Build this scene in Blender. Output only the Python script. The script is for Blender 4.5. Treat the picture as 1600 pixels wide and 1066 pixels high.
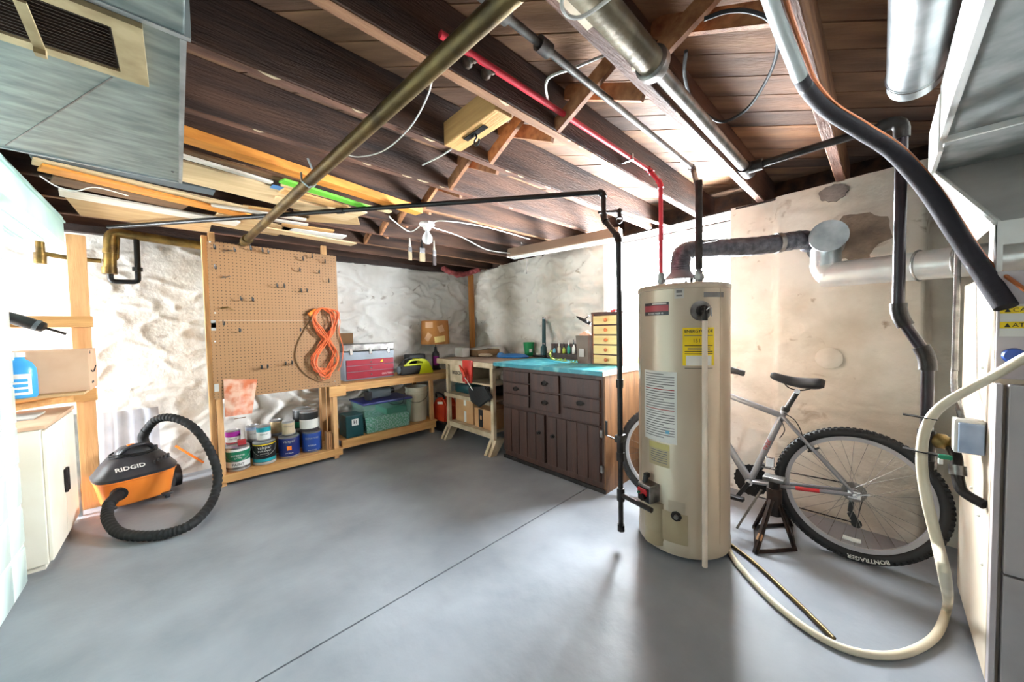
import bpy, bmesh, math, random
from mathutils import Vector, Matrix, noise
for _o in list(bpy.data.objects): bpy.data.objects.remove(_o)
sc = bpy.context.scene; COL = sc.collection
V = Vector; PI = math.pi; rad = math.radians
# ------------------------------------------------------------ camera
FPX, YAW, PIT, ROL, CH = 549.0, rad(43.55), rad(-2.03), rad(-1.12), 1.22
_f = V((math.sin(YAW)*math.cos(PIT), math.cos(YAW)*math.cos(PIT), math.sin(PIT)))
_r = V((math.cos(YAW), -math.sin(YAW), 0)); _u = _r.cross(_f)
CR = math.cos(ROL)*_r + math.sin(ROL)*_u; CU = -math.sin(ROL)*_r + math.cos(ROL)*_u; CF = _f
cam = bpy.data.objects.new('camera', bpy.data.cameras.new('camera')); COL.objects.link(cam)
cam.data.sensor_width = 36; cam.data.lens = FPX/1600*36; cam.data.clip_start = .02
cam.matrix_world = Matrix(((CR.x, CU.x, -CF.x, 0), (CR.y, CU.y, -CF.y, 0), (CR.z, CU.z, -CF.z, CH), (0, 0, 0, 1)))
sc.camera = cam
# ------------------------------------------------------------ world, exposure, lamps
sc.view_settings.view_transform = 'Standard'; sc.view_settings.look = 'None'
sc.view_settings.exposure = 0.4; sc.view_settings.gamma = 1; sc.view_settings.use_curve_mapping = False
wd = bpy.data.worlds.new('world'); sc.world = wd; wd.use_nodes = True
wd.node_tree.nodes['Background'].inputs[0].default_value = (.85, .93, 1, 1)
wd.node_tree.nodes['Background'].inputs[1].default_value = 1.0
WINDOW_GLOW = 170.0      # daylight in the frosted window panes
ADDED_WINDOW_GLOW = 95.0  # unseen window added beyond the partition, standing in for light from the left
FILL_TUBE_GLOW = 15.0        # fill tubes added behind the camera, out of view
# ------------------------------------------------------------ pixel helpers (photo frame 1600x1066)
CO = V((0, 0, CH))
def ray(x, y): return CF + CR*((x-800)/FPX) - CU*((y-533)/FPX)
def pz(x, y, z=0.0): d = ray(x, y); return CO + d*((z-CH)/d.z)
def py(x, y, Y): d = ray(x, y); return CO + d*(Y/d.y)
def px(x, y, X): d = ray(x, y); return CO + d*(X/d.x)
def pd(x, y, D): d = ray(x, y); return CO + d*(D/math.hypot(d.x, d.y))
# ------------------------------------------------------------ materials
def S(r, g, b):
    f = lambda c: (c/255/12.92) if c <= 10 else ((c/255+.055)/1.055)**2.4
    return (f(r), f(g), f(b), 1)
MATS = {}
def M(name, col, rough=.55, metal=0, col2=None, vs=6, bump=0, bs=60, stretch=(1, 1, 1), alpha=1, trans=0, emit=0, detail=4, lo=.35, hi=.65, coat=0, ior=1.45):
    m = bpy.data.materials.new(name); m.use_nodes = True; nt = m.node_tree; N = nt.nodes; L = nt.links
    b = N['Principled BSDF']; b.inputs['Roughness'].default_value = rough; b.inputs['Metallic'].default_value = metal
    b.inputs['Alpha'].default_value = alpha; b.inputs['Transmission Weight'].default_value = trans; b.inputs['IOR'].default_value = ior
    b.inputs['Coat Weight'].default_value = coat
    tc = N.new('ShaderNodeTexCoord'); mp = N.new('ShaderNodeMapping'); mp.inputs['Scale'].default_value = stretch
    L.new(tc.outputs['Object'], mp.inputs['Vector'])
    nz = N.new('ShaderNodeTexNoise'); nz.inputs['Scale'].default_value = vs; nz.inputs['Detail'].default_value = detail
    L.new(mp.outputs[0], nz.inputs['Vector'])
    rp = N.new('ShaderNodeValToRGB'); e = rp.color_ramp.elements
    if col2 is None: col2 = tuple(c*.82 for c in col[:3])+(1,)
    e[0].position = lo; e[1].position = hi; e[0].color = col2; e[1].color = col
    L.new(nz.outputs['Fac'], rp.inputs[0]); L.new(rp.outputs[0], b.inputs['Base Color'])
    if bump:
        n2 = N.new('ShaderNodeTexNoise'); n2.inputs['Scale'].default_value = bs; n2.inputs['Detail'].default_value = 5
        L.new(mp.outputs[0], n2.inputs['Vector'])
        bp = N.new('ShaderNodeBump'); bp.inputs['Strength'].default_value = bump; bp.inputs['Distance'].default_value = .01
        L.new(n2.outputs['Fac'], bp.inputs['Height']); L.new(bp.outputs[0], b.inputs['Normal'])
    if emit:
        b.inputs['Emission Color'].default_value = col; b.inputs['Emission Strength'].default_value = emit
    MATS[name] = m; return m
def wood(name, c1, c2, axis='x', rough=.6, vs=5, k=.08, bump=.25):
    s = {'x': (k, 1, 1), 'y': (1, k, 1), 'z': (1, 1, k), 'd': (1, 1, 1)}[axis]
    s = tuple(v*6 for v in s)
    return M(name, S(*c1), rough, 0, S(*c2), vs, bump, 30, s, detail=6, lo=.3, hi=.7)
# ------------------------------------------------------------ mesh helpers
def B(): return bmesh.new()
def box(bm, lo, hi, bev=0, mx=None):
    lo = V(lo); hi = V(hi); c = (lo+hi)/2; s = hi-lo
    m = Matrix.Translation(c) @ Matrix.Diagonal((s.x, s.y, s.z, 1))
    if mx is not None: m = mx @ m
    r = bmesh.ops.create_cube(bm, size=1, matrix=m)
    if bev:
        es = list({e for v in r['verts'] for e in v.link_edges})
        bmesh.ops.bevel(bm, geom=es, offset=bev, segments=2, affect='EDGES', profile=.5)
    return bm
def frame(p, q, up=(0, 0, 1)):
    z = (V(q)-V(p)).normalized(); up = V(up)
    if abs(z.dot(up)) > .98: up = V((1, 0, 0)) if abs(z.x) < .9 else V((0, 1, 0))
    x = up.cross(z).normalized(); y = z.cross(x)
    return Matrix(((x.x, y.x, z.x, p[0]), (x.y, y.y, z.y, p[1]), (x.z, y.z, z.z, p[2]), (0, 0, 0, 1)))
def bar(bm, p, q, w, h, up=(0, 0, 1), bev=0):
    L = (V(q)-V(p)).length
    return box(bm, (-w/2, -h/2, 0), (w/2, h/2, L), bev, frame(p, q, up))
def cat(pts, n=8, closed=False):
    pts = [V(p) for p in pts]; out = []; N = len(pts)
    for i in range(N if closed else N-1):
        if closed: p0, p1, p2, p3 = pts[i-1], pts[i], pts[(i+1) % N], pts[(i+2) % N]
        else: p0, p1, p2, p3 = pts[max(i-1, 0)], pts[i], pts[i+1], pts[min(i+2, N-1)]
        for k in range(n):
            t = k/n
            out.append(.5*((2*p1)+(p2-p0)*t+(2*p0-5*p1+4*p2-p3)*t*t+(3*p1-p0-3*p2+p3)*t**3))
    if not closed: out.append(pts[-1])
    return out
def tube(bm, pts, r, n=12, closed=False, cap=True, flat=1.0):
    pts = [V(p) for p in pts]; N = len(pts); rings = []; nrm = None
    for i in range(N):
        a = pts[i-1] if (i > 0 or closed) else pts[i]; b = pts[(i+1) % N] if (i < N-1 or closed) else pts[i]
        t = (b-a).normalized()
        if nrm is None:
            u = V((0, 0, 1)) if abs(t.z) < .9 else V((1, 0, 0)); nrm = (u-t*u.dot(t)).normalized()
        else: nrm = (nrm-t*nrm.dot(t)).normalized()
        bn = t.cross(nrm); rr = r[i] if isinstance(r, (list, tuple)) else r
        rings.append([bm.verts.new(pts[i]+rr*(math.cos(2*PI*k/n)*nrm*flat+math.sin(2*PI*k/n)*bn)) for k in range(n)])
    for i in range(N if closed else N-1):
        A, C_ = rings[i], rings[(i+1) % N]
        for k in range(n): bm.faces.new((A[k], A[(k+1) % n], C_[(k+1) % n], C_[k]))
    if cap and not closed: bm.faces.new(rings[0][::-1]); bm.faces.new(rings[-1])
    return bm
def lathe(bm, prof, n=24, mx=None, sx=1, sy=1):
    mx = mx if mx is not None else Matrix(); rings = []
    for r, z in prof:
        if r < 1e-6: rings.append([bm.verts.new(mx @ V((0, 0, z)))])
        else: rings.append([bm.verts.new(mx @ V((r*sx*math.cos(2*PI*k/n), r*sy*math.sin(2*PI*k/n), z))) for k in range(n)])
    for A, C_ in zip(rings, rings[1:]):
        for k in range(n):
            a, b, c, d = A[k % len(A)], A[(k+1) % len(A)], C_[(k+1) % len(C_)], C_[k % len(C_)]
            f = []
            for v in (a, b, c, d):
                if v not in f: f.append(v)
            if len(f) > 2: bm.faces.new(f)
    if len(rings[0]) > 1: bm.faces.new(rings[0][::-1])
    if len(rings[-1]) > 1: bm.faces.new(rings[-1])
    return bm
def cyl(bm, p, q, r, n=20, r2=None):
    L = (V(q)-V(p)).length
    return lathe(bm, [(r, 0), (r2 if r2 is not None else r, L)], n, frame(p, q))
def prism(bm, pts, ext):
    a = [bm.verts.new(V(p)) for p in pts]; b = [bm.verts.new(V(p)+V(ext)) for p in pts]; n = len(a)
    bm.faces.new(a); bm.faces.new(b[::-1])
    for k in range(n): bm.faces.new((a[(k+1) % n], a[k], b[k], b[(k+1) % n]))
    return bm
def ball(bm, c, r, s=(1, 1, 1), n=16):
    bmesh.ops.create_uvsphere(bm, u_segments=n, v_segments=n//2+2, radius=r, matrix=Matrix.Translation(V(c)) @ Matrix.Diagonal((*s, 1))); return bm
W = {}
def fin(name, bm, mat, parent=None, sm=False, local=False, org=None, ang=.7):
    bmesh.ops.recalc_face_normals(bm, faces=bm.faces)
    me = bpy.data.meshes.new(name); bm.to_mesh(me); bm.free()
    me.materials.append(mat if not isinstance(mat, str) else MATS[mat])
    if sm: me.shade_smooth(); me.set_sharp_from_angle(angle=ang)
    o = bpy.data.objects.new(name, me); COL.objects.link(o); mw = Matrix()
    if parent is not None:
        o.parent = parent
        if parent.type == 'EMPTY' or parent in W:
            if not local: me.transform(W[parent].inverted())
        W[o] = W[parent].copy()
    else:
        if org is None:
            xs = [v.co for v in me.vertices]
            org = V(((min(v.x for v in xs)+max(v.x for v in xs))/2, (min(v.y for v in xs)+max(v.y for v in xs))/2, min(v.z for v in xs)))
        T = Matrix.Translation(V(org)); me.transform(T.inverted()); o.location = org; W[o] = T
    return o
def tag(o, label, cat_, group=None):
    o['label'] = label; o['category'] = cat_
    if group: o['group'] = group
    return o
def st(o, kind='structure'): o['kind'] = kind; return o
def E(name, label, cat_, loc, rz=0, group=None):
    o = bpy.data.objects.new(name, None); COL.objects.link(o); o.empty_display_size = .05
    o.location = V(loc); o.rotation_euler = (0, 0, rz); W[o] = Matrix.Translation(V(loc)) @ Matrix.Rotation(rz, 4, 'Z')
    if label: tag(o, label, cat_, group)
    return o
def copy_tree(o, parent=None):
    c = o.copy(); COL.objects.link(c); c.parent = parent
    for ch in list(o.children): copy_tree(ch, c)
    return c
def text_bm(s, size, align='CENTER', ext=.0004, bold=0):
    cu = bpy.data.curves.new('lettering', 'FONT'); cu.body = s; cu.size = size; cu.align_x = align; cu.align_y = 'CENTER'; cu.extrude = ext
    cu.offset = bold; cu.resolution_u = 2
    o = bpy.data.objects.new('lettering', cu); me = bpy.data.meshes.new_from_object(o)
    bm = B(); bm.from_mesh(me); bpy.data.objects.remove(o); bpy.data.meshes.remove(me); return bm
def text(s, size, mx, mat, parent, name='lettering', **k):
    bm = text_bm(s, size, **k); bmesh.ops.transform(bm, matrix=mx, verts=bm.verts); return fin(name, bm, mat, parent)
def face_mx(o, xdir, up):
    x = V(xdir).normalized(); y = V(up).normalized(); z = x.cross(y)
    return Matrix(((x.x, y.x, z.x, o[0]), (x.y, y.y, z.y, o[1]), (x.z, y.z, z.z, o[2]), (0, 0, 0, 1)))
def wrap(bm, cx, cy, R, a0):      # lay a flat drawing (x right, y up) on an upright cylinder, a0 = direction it faces
    for v in bm.verts:
        a = a0 + v.co.x/R; r = R+.0006+v.co.z
        v.co = V((cx+r*math.cos(a), cy+r*math.sin(a), v.co.y))
    return bm
def patch(w, h, z0=0, n=10):      # flat sheet to be wrapped, centred on x
    bm = B(); c = []
    for i in range(n+1):
        x = -w/2+w*i/n; c.append((bm.verts.new((x, z0, 0)), bm.verts.new((x, z0+h, 0))))
    for a, b in zip(c, c[1:]): bm.faces.new((a[0], b[0], b[1], a[1]))
    return bm
# shared materials
M('white', S(235, 235, 230), .5); M('black', S(18, 18, 20), .45); M('blackmetal', S(26, 24, 25), .4, .3, bump=.15)
M('rubber', S(20, 20, 22), .7, bump=.2); M('darkmetal', S(55, 50, 48), .45, .6, S(30, 27, 26), 12, .2)
M('galv', S(196, 202, 204), .38, .85, S(150, 158, 162), 9, .08, 40, (1, 1, 1))
M('chrome', S(215, 215, 218), .2, .95); M('steel', S(150, 148, 145), .35, .85, S(95, 92, 90), 14)
M('brass', S(150, 122, 66), .38, .75, S(88, 70, 42), 10, .2); M('bronze', S(116, 96, 58), .4, .7, S(72, 58, 38), 9, .15)
M('copper', S(196, 120, 78), .35, .7); M('cream', S(206, 188, 160), .55, 0, S(174, 154, 124), 8)
M('cardboard', S(196, 152, 108), .8, 0, S(178, 134, 92), 5); M('cardboard_pale', S(206, 172, 142), .8, 0, S(194, 158, 128), 5)
M('cardboard_dark', S(118, 88, 58), .85); M('paper', S(228, 226, 220), .8); M('paper_grey', S(186, 182, 176), .8)
M('ink', S(30, 30, 32), .6); M('ink_grey', S(110, 108, 108), .7); M('ink_red', S(165, 40, 45), .6); M('yellow', S(240, 206, 20), .5)
M('navy', S(22, 40, 112), .4, 0, S(16, 30, 92)); M('blue', S(35, 75, 160), .4); M('green', S(22, 118, 84), .4); M('purple', S(160, 28, 148), .45)
M('teal', S(28, 150, 160), .45); M('red', S(190, 34, 40), .4); M('maroon', S(150, 24, 46), .35, .2); M('orange', S(245, 128, 38), .45)
M('wirewhite', S(225, 222, 214), .5)
wood('pine_x', (216, 168, 108), (184, 132, 76), 'x'); wood('pine_y', (216, 172, 112), (184, 136, 80), 'y'); wood('pine_z', (220, 172, 120), (190, 138, 88), 'z')
wood('orange_x', (226, 150, 62), (190, 112, 36), 'x'); wood('pale_x', (222, 192, 150), (196, 162, 118), 'x'); wood('brown_x', (120, 84, 50), (86, 56, 32), 'x')
wood('joist', (96, 66, 50), (34, 24, 22), 'x', .75, 2.2, .12, .6); wood('joist_light', (164, 118, 84), (112, 76, 54), 'x', .7, 4, .1, .5); wood('joist_edge_dark', (124, 84, 66), (74, 48, 38), 'x', .75, 4, .15, .6); M('splinter', S(214, 190, 156), .8)
wood('cabinet_wood', (64, 35, 23), (40, 22, 15), 'z', .5); wood('cabinet_side', (122, 86, 54), (84, 57, 36), 'z', .5)
# ============================================================ THE SETTING
XW = lambda Y: 2.90+.07*Y          # right wall face, slightly out of square
YB = 4.20                          # back wall face
TOPZ = 2.05
M('floorpaint', S(140, 144, 150), .40, 0, S(118, 122, 129), 2.2, .2, 18, detail=9)
bm = B()
ja, jb = pz(400, 1066), pz(905, 770); jd = (jb-ja).normalized(); jn = V((-jd.y, jd.x, 0))
p0 = ja-jd*.9; p1 = jb+jd*.75; xs, xe, ys, ye = -3.3, 3.6, -3.0, 4.6
def quad(pts): bm.faces.new([bm.verts.new(p) for p in pts])
g = jn*.004; dn = V((0, 0, -.012))
# joint drawn as a recessed groove; slabs either side
quad([p0-g, p1-g, p1-g+dn, p0-g+dn]); quad([p0-g+dn, p1-g+dn, p1+g+dn, p0+g+dn]); quad([p0+g+dn, p1+g+dn, p1+g, p0+g])
quad([p0-g, V((xe, ys, 0)), V((xe, ye, 0)), p1-g]); quad([p0+g, p1+g, V((xe, ye, 0)), V((xs, ye, 0))])
quad([p0+g, V((xs, ye, 0)), V((xs, ys, 0)), p0-g]); quad([p0-g, V((xs, ys, 0)), V((xe, ys, 0))]); quad([p1-g, V((xe, ye, 0)), p1+g])
floor = fin('floor', bm, 'floorpaint', org=(0, 0, 0)); st(floor); floor['label'] = 'grey painted concrete floor with a long crack line'
# nodes: faint worn scuffs on the paint
# ---- rough rendered stone walls
def wallmat(name, c1, c2, c3):
    m = bpy.data.materials.new(name); m.use_nodes = True; nt = m.node_tree; N = nt.nodes; L = nt.links; b = N['Principled BSDF']
    b.inputs['Roughness'].default_value = .85
    tc = N.new('ShaderNodeTexCoord')
    n1 = N.new('ShaderNodeTexNoise'); n1.inputs['Scale'].default_value = 2.2; n1.inputs['Detail'].default_value = 6
    r1 = N.new('ShaderNodeValToRGB'); r1.color_ramp.elements[0].position = .36; r1.color_ramp.elements[1].position = .56
    r1.color_ramp.elements[0].color = c2; r1.color_ramp.elements[1].color = c1
    n2 = N.new('ShaderNodeTexNoise'); n2.inputs['Scale'].default_value = 7; n2.inputs['Detail'].default_value = 8; n2.inputs['Distortion'].default_value = 1.2
    r2 = N.new('ShaderNodeValToRGB'); r2.color_ramp.elements[0].position = .27; r2.color_ramp.elements[1].position = .36
    r2.color_ramp.elements[0].color = (1, 1, 1, 1); r2.color_ramp.elements[1].color = (0, 0, 0, 1)
    mx = N.new('ShaderNodeMixRGB'); mx.inputs[2].default_value = c3
    n3 = N.new('ShaderNodeTexNoise'); n3.inputs['Scale'].default_value = 45; n3.inputs['Detail'].default_value = 6
    bp = N.new('ShaderNodeBump'); bp.inputs['Strength'].default_value = .3; bp.inputs['Distance'].default_value = .01
    for n in (n1, n2, n3): L.new(tc.outputs['Object'], n.inputs['Vector'])
    L.new(n1.outputs['Fac'], r1.inputs[0]); L.new(n2.outputs['Fac'], r2.inputs[0]); L.new(r2.outputs[0], mx.inputs[0]); L.new(r1.outputs[0], mx.inputs[1])
    L.new(mx.outputs[0], b.inputs['Base Color']); L.new(n3.outputs['Fac'], bp.inputs['Height']); L.new(bp.outputs[0], b.inputs['Normal'])
    MATS[name] = m
wallmat('limewash', S(228, 225, 219), S(206, 200, 192), S(172, 162, 152))
wallmat('limewash_warm', S(222, 215, 204), S(194, 184, 169), S(164, 148, 130))
def relief(u, v, seed, big=1.0):
    p = V((u*1.9, v*3.2, seed)); q = V((u*4.5+3, v*8.5, seed+5))
    a = noise.noise(p)*.030*big; w = noise.noise(q+V((noise.noise(p*1.7), noise.noise(p*1.3+V((9, 2, 4)))*1.5, 0)))
    b = (1-abs(w)*2.2); b = max(b, 0)**2*.022*big
    return a+b*.9+noise.noise(V((u*16, v*24, seed)))*.005*big
def sheet(nu, nv, fn, skip=None):
    bm = B(); g = [[bm.verts.new(fn(i/nu, j/nv)) for j in range(nv+1)] for i in range(nu+1)]
    for i in range(nu):
        for j in range(nv):
            if skip and skip((i+.5)/nu, (j+.5)/nv): continue
            bm.faces.new((g[i][j], g[i+1][j], g[i+1][j+1], g[i][j+1]))
    loose = [v for v in bm.verts if not v.link_faces]
    bmesh.ops.delete(bm, geom=loose, context='VERTS'); return bm
bx0, bx1 = -2.0, 3.3
bm = sheet(330, 130, lambda s, t: V((bx0+(bx1-bx0)*s, YB-relief(bx0+(bx1-bx0)*s, t*TOPZ, 1.3, .45 if bx0+(bx1-bx0)*s < .2 else (1.9 if bx0+(bx1-bx0)*s > 1 else .45+1.81*(bx0+(bx1-bx0)*s-.2))), t*(TOPZ-.03)+.012*noise.noise(V((s*40, 0, 3)))*t)))
wb = fin('wall_back', bm, 'limewash', sm=True, org=(0, YB, 0), ang=3); st(wb)
# right wall with the window opening
WY0, WY1, WZ0 = .76, 1.80, .98
ry0, ry1 = -3.0, 4.25
def rw(s, t):
    Y = ry0+(ry1-ry0)*s; Z = t*(TOPZ+.01); o = relief(Y, Z, 7.7, 2.5 if Y > 1.8 else .5)
    if -.17 < Y < .49: o += .025
    if Y < -.17: o -= .09
    return V((XW(Y)-o, Y, Z))
NU, NV = 362, 103
# snap grid columns to opening edges by construction: opening on the nearest cells
sk = lambda s, t: WY0 < ry0+(ry1-ry0)*s < WY1 and t*(TOPZ+.01) > WZ0
bm = sheet(NU, NV, rw, sk)
wr = fin('wall_right', bm, 'limewash_warm', sm=True, org=(2.95, 0, 0), ang=3); st(wr)
M('reveal', S(240, 240, 236), .7)
D = .34; xf = XW(1.25)
bm = B()
box(bm, (xf-.03, WY0-.03, WZ0-.04), (xf+D, WY0+.012, TOPZ)); box(bm, (xf-.03, WY1-.012, WZ0-.04), (xf+D, WY1+.03, TOPZ))
box(bm, (xf-.03, WY0-.03, WZ0-.06), (xf+D, WY1+.03, WZ0+.012)); fin('window_reveal', bm, 'reveal', wr)
# window: frame with three frosted lights
win = E('window_1', None, None, (xf+.25, (WY0+WY1)/2, WZ0+.012)); st(win); win['label'] = 'blown out white basement window above the workbench'
M('daylight', (.88, .95, 1, 1), .9, emit=WINDOW_GLOW); M('winframe', S(244, 244, 242), .45)
fx = xf+.24; zb, zt = WZ0+.012, TOPZ-.005; ya, yb = WY0+.012, WY1-.012
bm = B(); box(bm, (fx, ya, zb), (fx+.05, yb, zb+.05), .004); box(bm, (fx, ya, zt-.05), (fx+.05, yb, zt), .004)
for y in (ya, (ya+yb)/2-.025, yb-.05): box(bm, (fx, y, zb+.05), (fx+.05, y+.05, zt-.05))
fin('window_frame', bm, 'winframe', win)
for y in (ya+.05, (ya+yb)/2+.025):
    bm = B(); box(bm, (fx+.02, y, zb+.05), (fx+.03, y+(yb-ya)/2-.075, zt-.05)); fin('pane', bm, 'daylight', win)
# the rest of the room behind the camera
bm = B(); LX = -1.9; LY0, LY1, LZ0, LZ1 = 3.68, 4.14, .35, 1.80
box(bm, (LX-.1, -3.0, 0), (LX, LY0, 2.3)); box(bm, (LX-.1, LY1, 0), (LX, 4.3, 2.3)); box(bm, (LX-.1, LY0, 0), (LX, LY1, LZ0)); box(bm, (LX-.1, LY0, LZ1), (LX, LY1, 2.3))
o = fin('wall_left', bm, 'limewash'); st(o)
M('added_daylight', (.88, .95, 1, 1), .9, emit=ADDED_WINDOW_GLOW)
w2 = E('added_window', None, None, (LX-.05, 3.5, LZ0)); st(w2); w2['label'] = 'added side window, unseen behind the glass block partition, lighting the left of the room'
bm = B(); box(bm, (LX-.07, LY0+.04, LZ0+.04), (LX-.06, LY1-.04, LZ1-.04)); fin('pane', bm, 'added_daylight', w2)
bm = B(); box(bm, (LX-.09, LY0, LZ0), (LX-.03, LY1, LZ0+.04)); box(bm, (LX-.09, LY0, LZ1-.04), (LX-.03, LY1, LZ1)); box(bm, (LX-.09, LY0, LZ0+.04), (LX-.03, LY0+.04, LZ1-.04)); box(bm, (LX-.09, LY1-.04, LZ0+.04), (LX-.03, LY1, LZ1-.04)); fin('window_frame', bm, 'winframe', w2)
bm = B(); box(bm, (-3.3, -3.1, 0), (3.4, -3.0, 2.3)); o = fin('wall_front', bm, 'limewash'); st(o)
# ---- ceiling: joists, diagonal subfloor planks, bridging
ceil = E('ceiling', None, None, (0, 0, 2.06)); st(ceil); ceil['label'] = 'open ceiling of dark old joists under diagonal floor planks'
JB, JH, JT = 2.06, .20, .045
wood('plank_a', (134, 100, 76), (84, 60, 46), 'x', .75, 3, .12, .4); wood('plank_b', (108, 84, 70), (66, 50, 42), 'x', .75, 3, .12, .4); wood('plank_c', (158, 118, 86), (106, 76, 56), 'x', .75, 3, .12, .4)
rnd = random.Random(4)
JY = [.155+.405*k for k in range(-7, 10)]
for i, y in enumerate(JY):
    bm = B(); box(bm, (-3.2, y, JB), (3.34, y+JT, JB+JH), .003)
    fin('joist', bm, 'joist_light' if abs(y-.155) < .01 else 'joist', ceil)
    # worn pale under-edge: thin strip of bare timber
    bm = B(); box(bm, (-3.2, y+.004, JB-.004), (3.30, y+JT-.004, JB-.0005)); fin('joist_edge', bm, 'joist_edge_dark' if i % 3 != 0 else 'joist_light', ceil)
    if .5 < y < 2.3:
        for k in range(9):      # splintered pale chips along the lower edge
            x = rnd.uniform(.1, 2.6); L_ = rnd.uniform(.02, .09); bm = B(); prism(bm, [(x, y+.001, JB-.0045), (x+L_, y+.001, JB-.0045), (x+L_*.7, y+.012, JB-.0045), (x+L_*.3, y+.009, JB-.0045)], (0, 0, -.003)); fin('splinter', bm, 'splinter', ceil)
dd = V((1, -1, 0)).normalized(); dp = V((1, 1, 0)).normalized(); pw = .128
k = 0
for i in range(-48, 50):
    c = dp*(i*pw+.07)
    # clip to the room rectangle
    lo, hi = -9, 9
    for a, mn, mxx in ((0, -3.2, 3.34), (1, -3.0, 4.24)):
        t0, t1 = (mn-c[a])/dd[a], (mxx-c[a])/dd[a]; lo = max(lo, min(t0, t1)); hi = min(hi, max(t0, t1))
    if hi-lo < .1: continue
    z = JB+JH+rnd.uniform(0, .003)
    a, b = c+dd*lo+V((0, 0, z+.01)), c+dd*hi+V((0, 0, z+.01))
    bm = B(); box(bm, (0, -pw/2+.003, -.01), ((b-a).length, pw/2-.003, .01))
    o = fin('plank', bm, rnd.choice(('plank_a', 'plank_a', 'plank_b', 'plank_c')), ceil, local=True)
    o.matrix_local = W[ceil].inverted() @ face_mx(a, dd, dp) @ Matrix.Rotation(0, 4, 'X')
bm = B(); box(bm, (-3.3, -3.1, JB+JH+.03), (3.4, 4.3, JB+JH+.05)); fin('subfloor_backing', bm, 'joist', ceil)
# rim boards and sills over the walls
bm = B(); box(bm, (3.26, -3, JB-.012), (3.34, 4.3, JB+JH)); fin('rim_board', bm, 'joist', ceil)
bm = B(); box(bm, (-3.2, YB+.03, TOPZ-.05), (3.3, YB+.11, JB+JH)); fin('rim_board', bm, 'joist', ceil)
wood('sill', (52, 36, 30), (32, 22, 18), 'y', .8)
bm = B(); prism(bm, [(XW(-3)+.0, -3, JB-.014), (XW(-3)+.34, -3, JB-.014), (XW(4.2)+.16, 4.2, JB-.014), (XW(4.2)+.0, 4.2, JB-.014)], (0, 0, .012)); fin('sill_plate', bm, 'sill', ceil)
bm = B(); box(bm, (-3.2, YB-.075, TOPZ-.045), (3.2, YB+.14, JB-.002)); fin('sill_plate', bm, 'sill', ceil)
wood('bridge', (176, 122, 82), (126, 80, 52), 'd', .7)
for y, x in ((.155, 1.16), (.56, 1.2), (.965, 1.17), (1.37, 1.2), (1.775, 1.25), (2.18, 1.27), (2.585, 1.3), (2.99, 1.32)):
    for s in (0, 1):
        a = V((x+s*.07, y+JT, JB+.012 if s else JB+JH-.012)); b = V((x+s*.07, y+.405, JB+JH-.012 if s else JB+.012))
        bm = B(); bar(bm, a, b, .06, .02, (1, 0, 0)); fin('bridging_strut', bm, 'bridge', ceil)
# ---- glass block partition at far left
M('glassblock', S(226, 244, 238), .18, 0, S(206, 234, 226), 3, coat=.4); M('mortar', S(232, 238, 234), .8)
part_ = E('wall_partition', None, None, (-.635, 2.0, 0)); st(part_); part_['label'] = 'white glass block partition at the left edge'
bm = B(); box(bm, (-.680, .90, 0), (-.592, 2.915, 1.845)); fin('mortar', bm, 'mortar', part_)
bb = B(); box(bb, (-.05, -.093, -.093), (.05, .093, .093), .010); src = None
for r in range(9):
    for c in range(10):
        if src is None: o = src = fin('glass_block', bb, 'glassblock', part_, sm=True, local=True)
        else: o = src.copy(); COL.objects.link(o)
        o.location = V((0, 2.92-.1-.1975*c-2.0, .1+.1985*r))
# ============================================================ OVERHEAD: pipes, ducts, lumber
def pipe(name, label, pts, r, mat, cats='pipe', n=16, couplings=(), cmat=None, cr=1.35, cl=.045, org=None):
    """a run of pipe: Empty > pipe_run + coupling parts (t along each segment)"""
    t = E(name, label, cats, org or pts[-1])
    rr = []
    P = [V(p) for p in pts]; path = [P[0]]
    for i in range(1, len(P)-1):
        a, b = (P[i-1]-P[i]).normalized(), (P[i+1]-P[i]).normalized(); d = min(r*1.6, (P[i-1]-P[i]).length*.45, (P[i+1]-P[i]).length*.45)
        for k in range(6):
            s = k/5; path.append((P[i]+a*d)*(1-s)**2+P[i]*2*s*(1-s)+(P[i]+b*d)*s*s)
    path.append(P[-1])
    bm = B(); tube(bm, path, r, n); fin('pipe_run', bm, mat, t, sm=True)
    for i in range(1, len(P)-1):
        if r > .011:
            a, b = (P[i-1]-P[i]).normalized(), (P[i+1]-P[i]).normalized(); d = r*2.0; bm = B(); q = []
            for k in range(7):
                s = k/6; q.append((P[i]+a*d)*(1-s)**2+P[i]*2*s*(1-s)+(P[i]+b*d)*s*s)
            tube(bm, q, [r*1.42]+[r*1.28]*5+[r*1.42], n); fin('elbow', bm, cmat or mat, t, sm=True)
    for (i, s) in couplings:
        c = P[i].lerp(P[i+1], s); d = (P[i+1]-P[i]).normalized()
        bm = B(); cyl(bm, c-d*cl/2, c+d*cl/2, r*cr, n); fin('coupling', bm, cmat or mat, t, sm=True)
    return t
brz = 1.955
t = pipe('drain_pipe', 'long bronze coloured pipe running under the joists toward the pegboard', [pz(810, -19, brz), pz(385, 375, brz), V((.405, YB-.02, brz))], .0255, 'bronze', org=(.5, 2, brz))
bm = B(); c = pz(482, 282, brz); tube(bm, [c+V((0, 0, .105)), c+V((.03, 0, .03)), c+V((.03, 0, -.01)), c+V((0, 0, -.033)), c+V((-.03, 0, -.01)), c+V((-.03, 0, .03))], .005, 6); fin('hanger_strap', bm, 'galv', t)
GZ = 1.996
g0, g1 = pz(170, 355, GZ), pz(943, 300, GZ)
GD = V((1.745, .985, 0))
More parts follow.
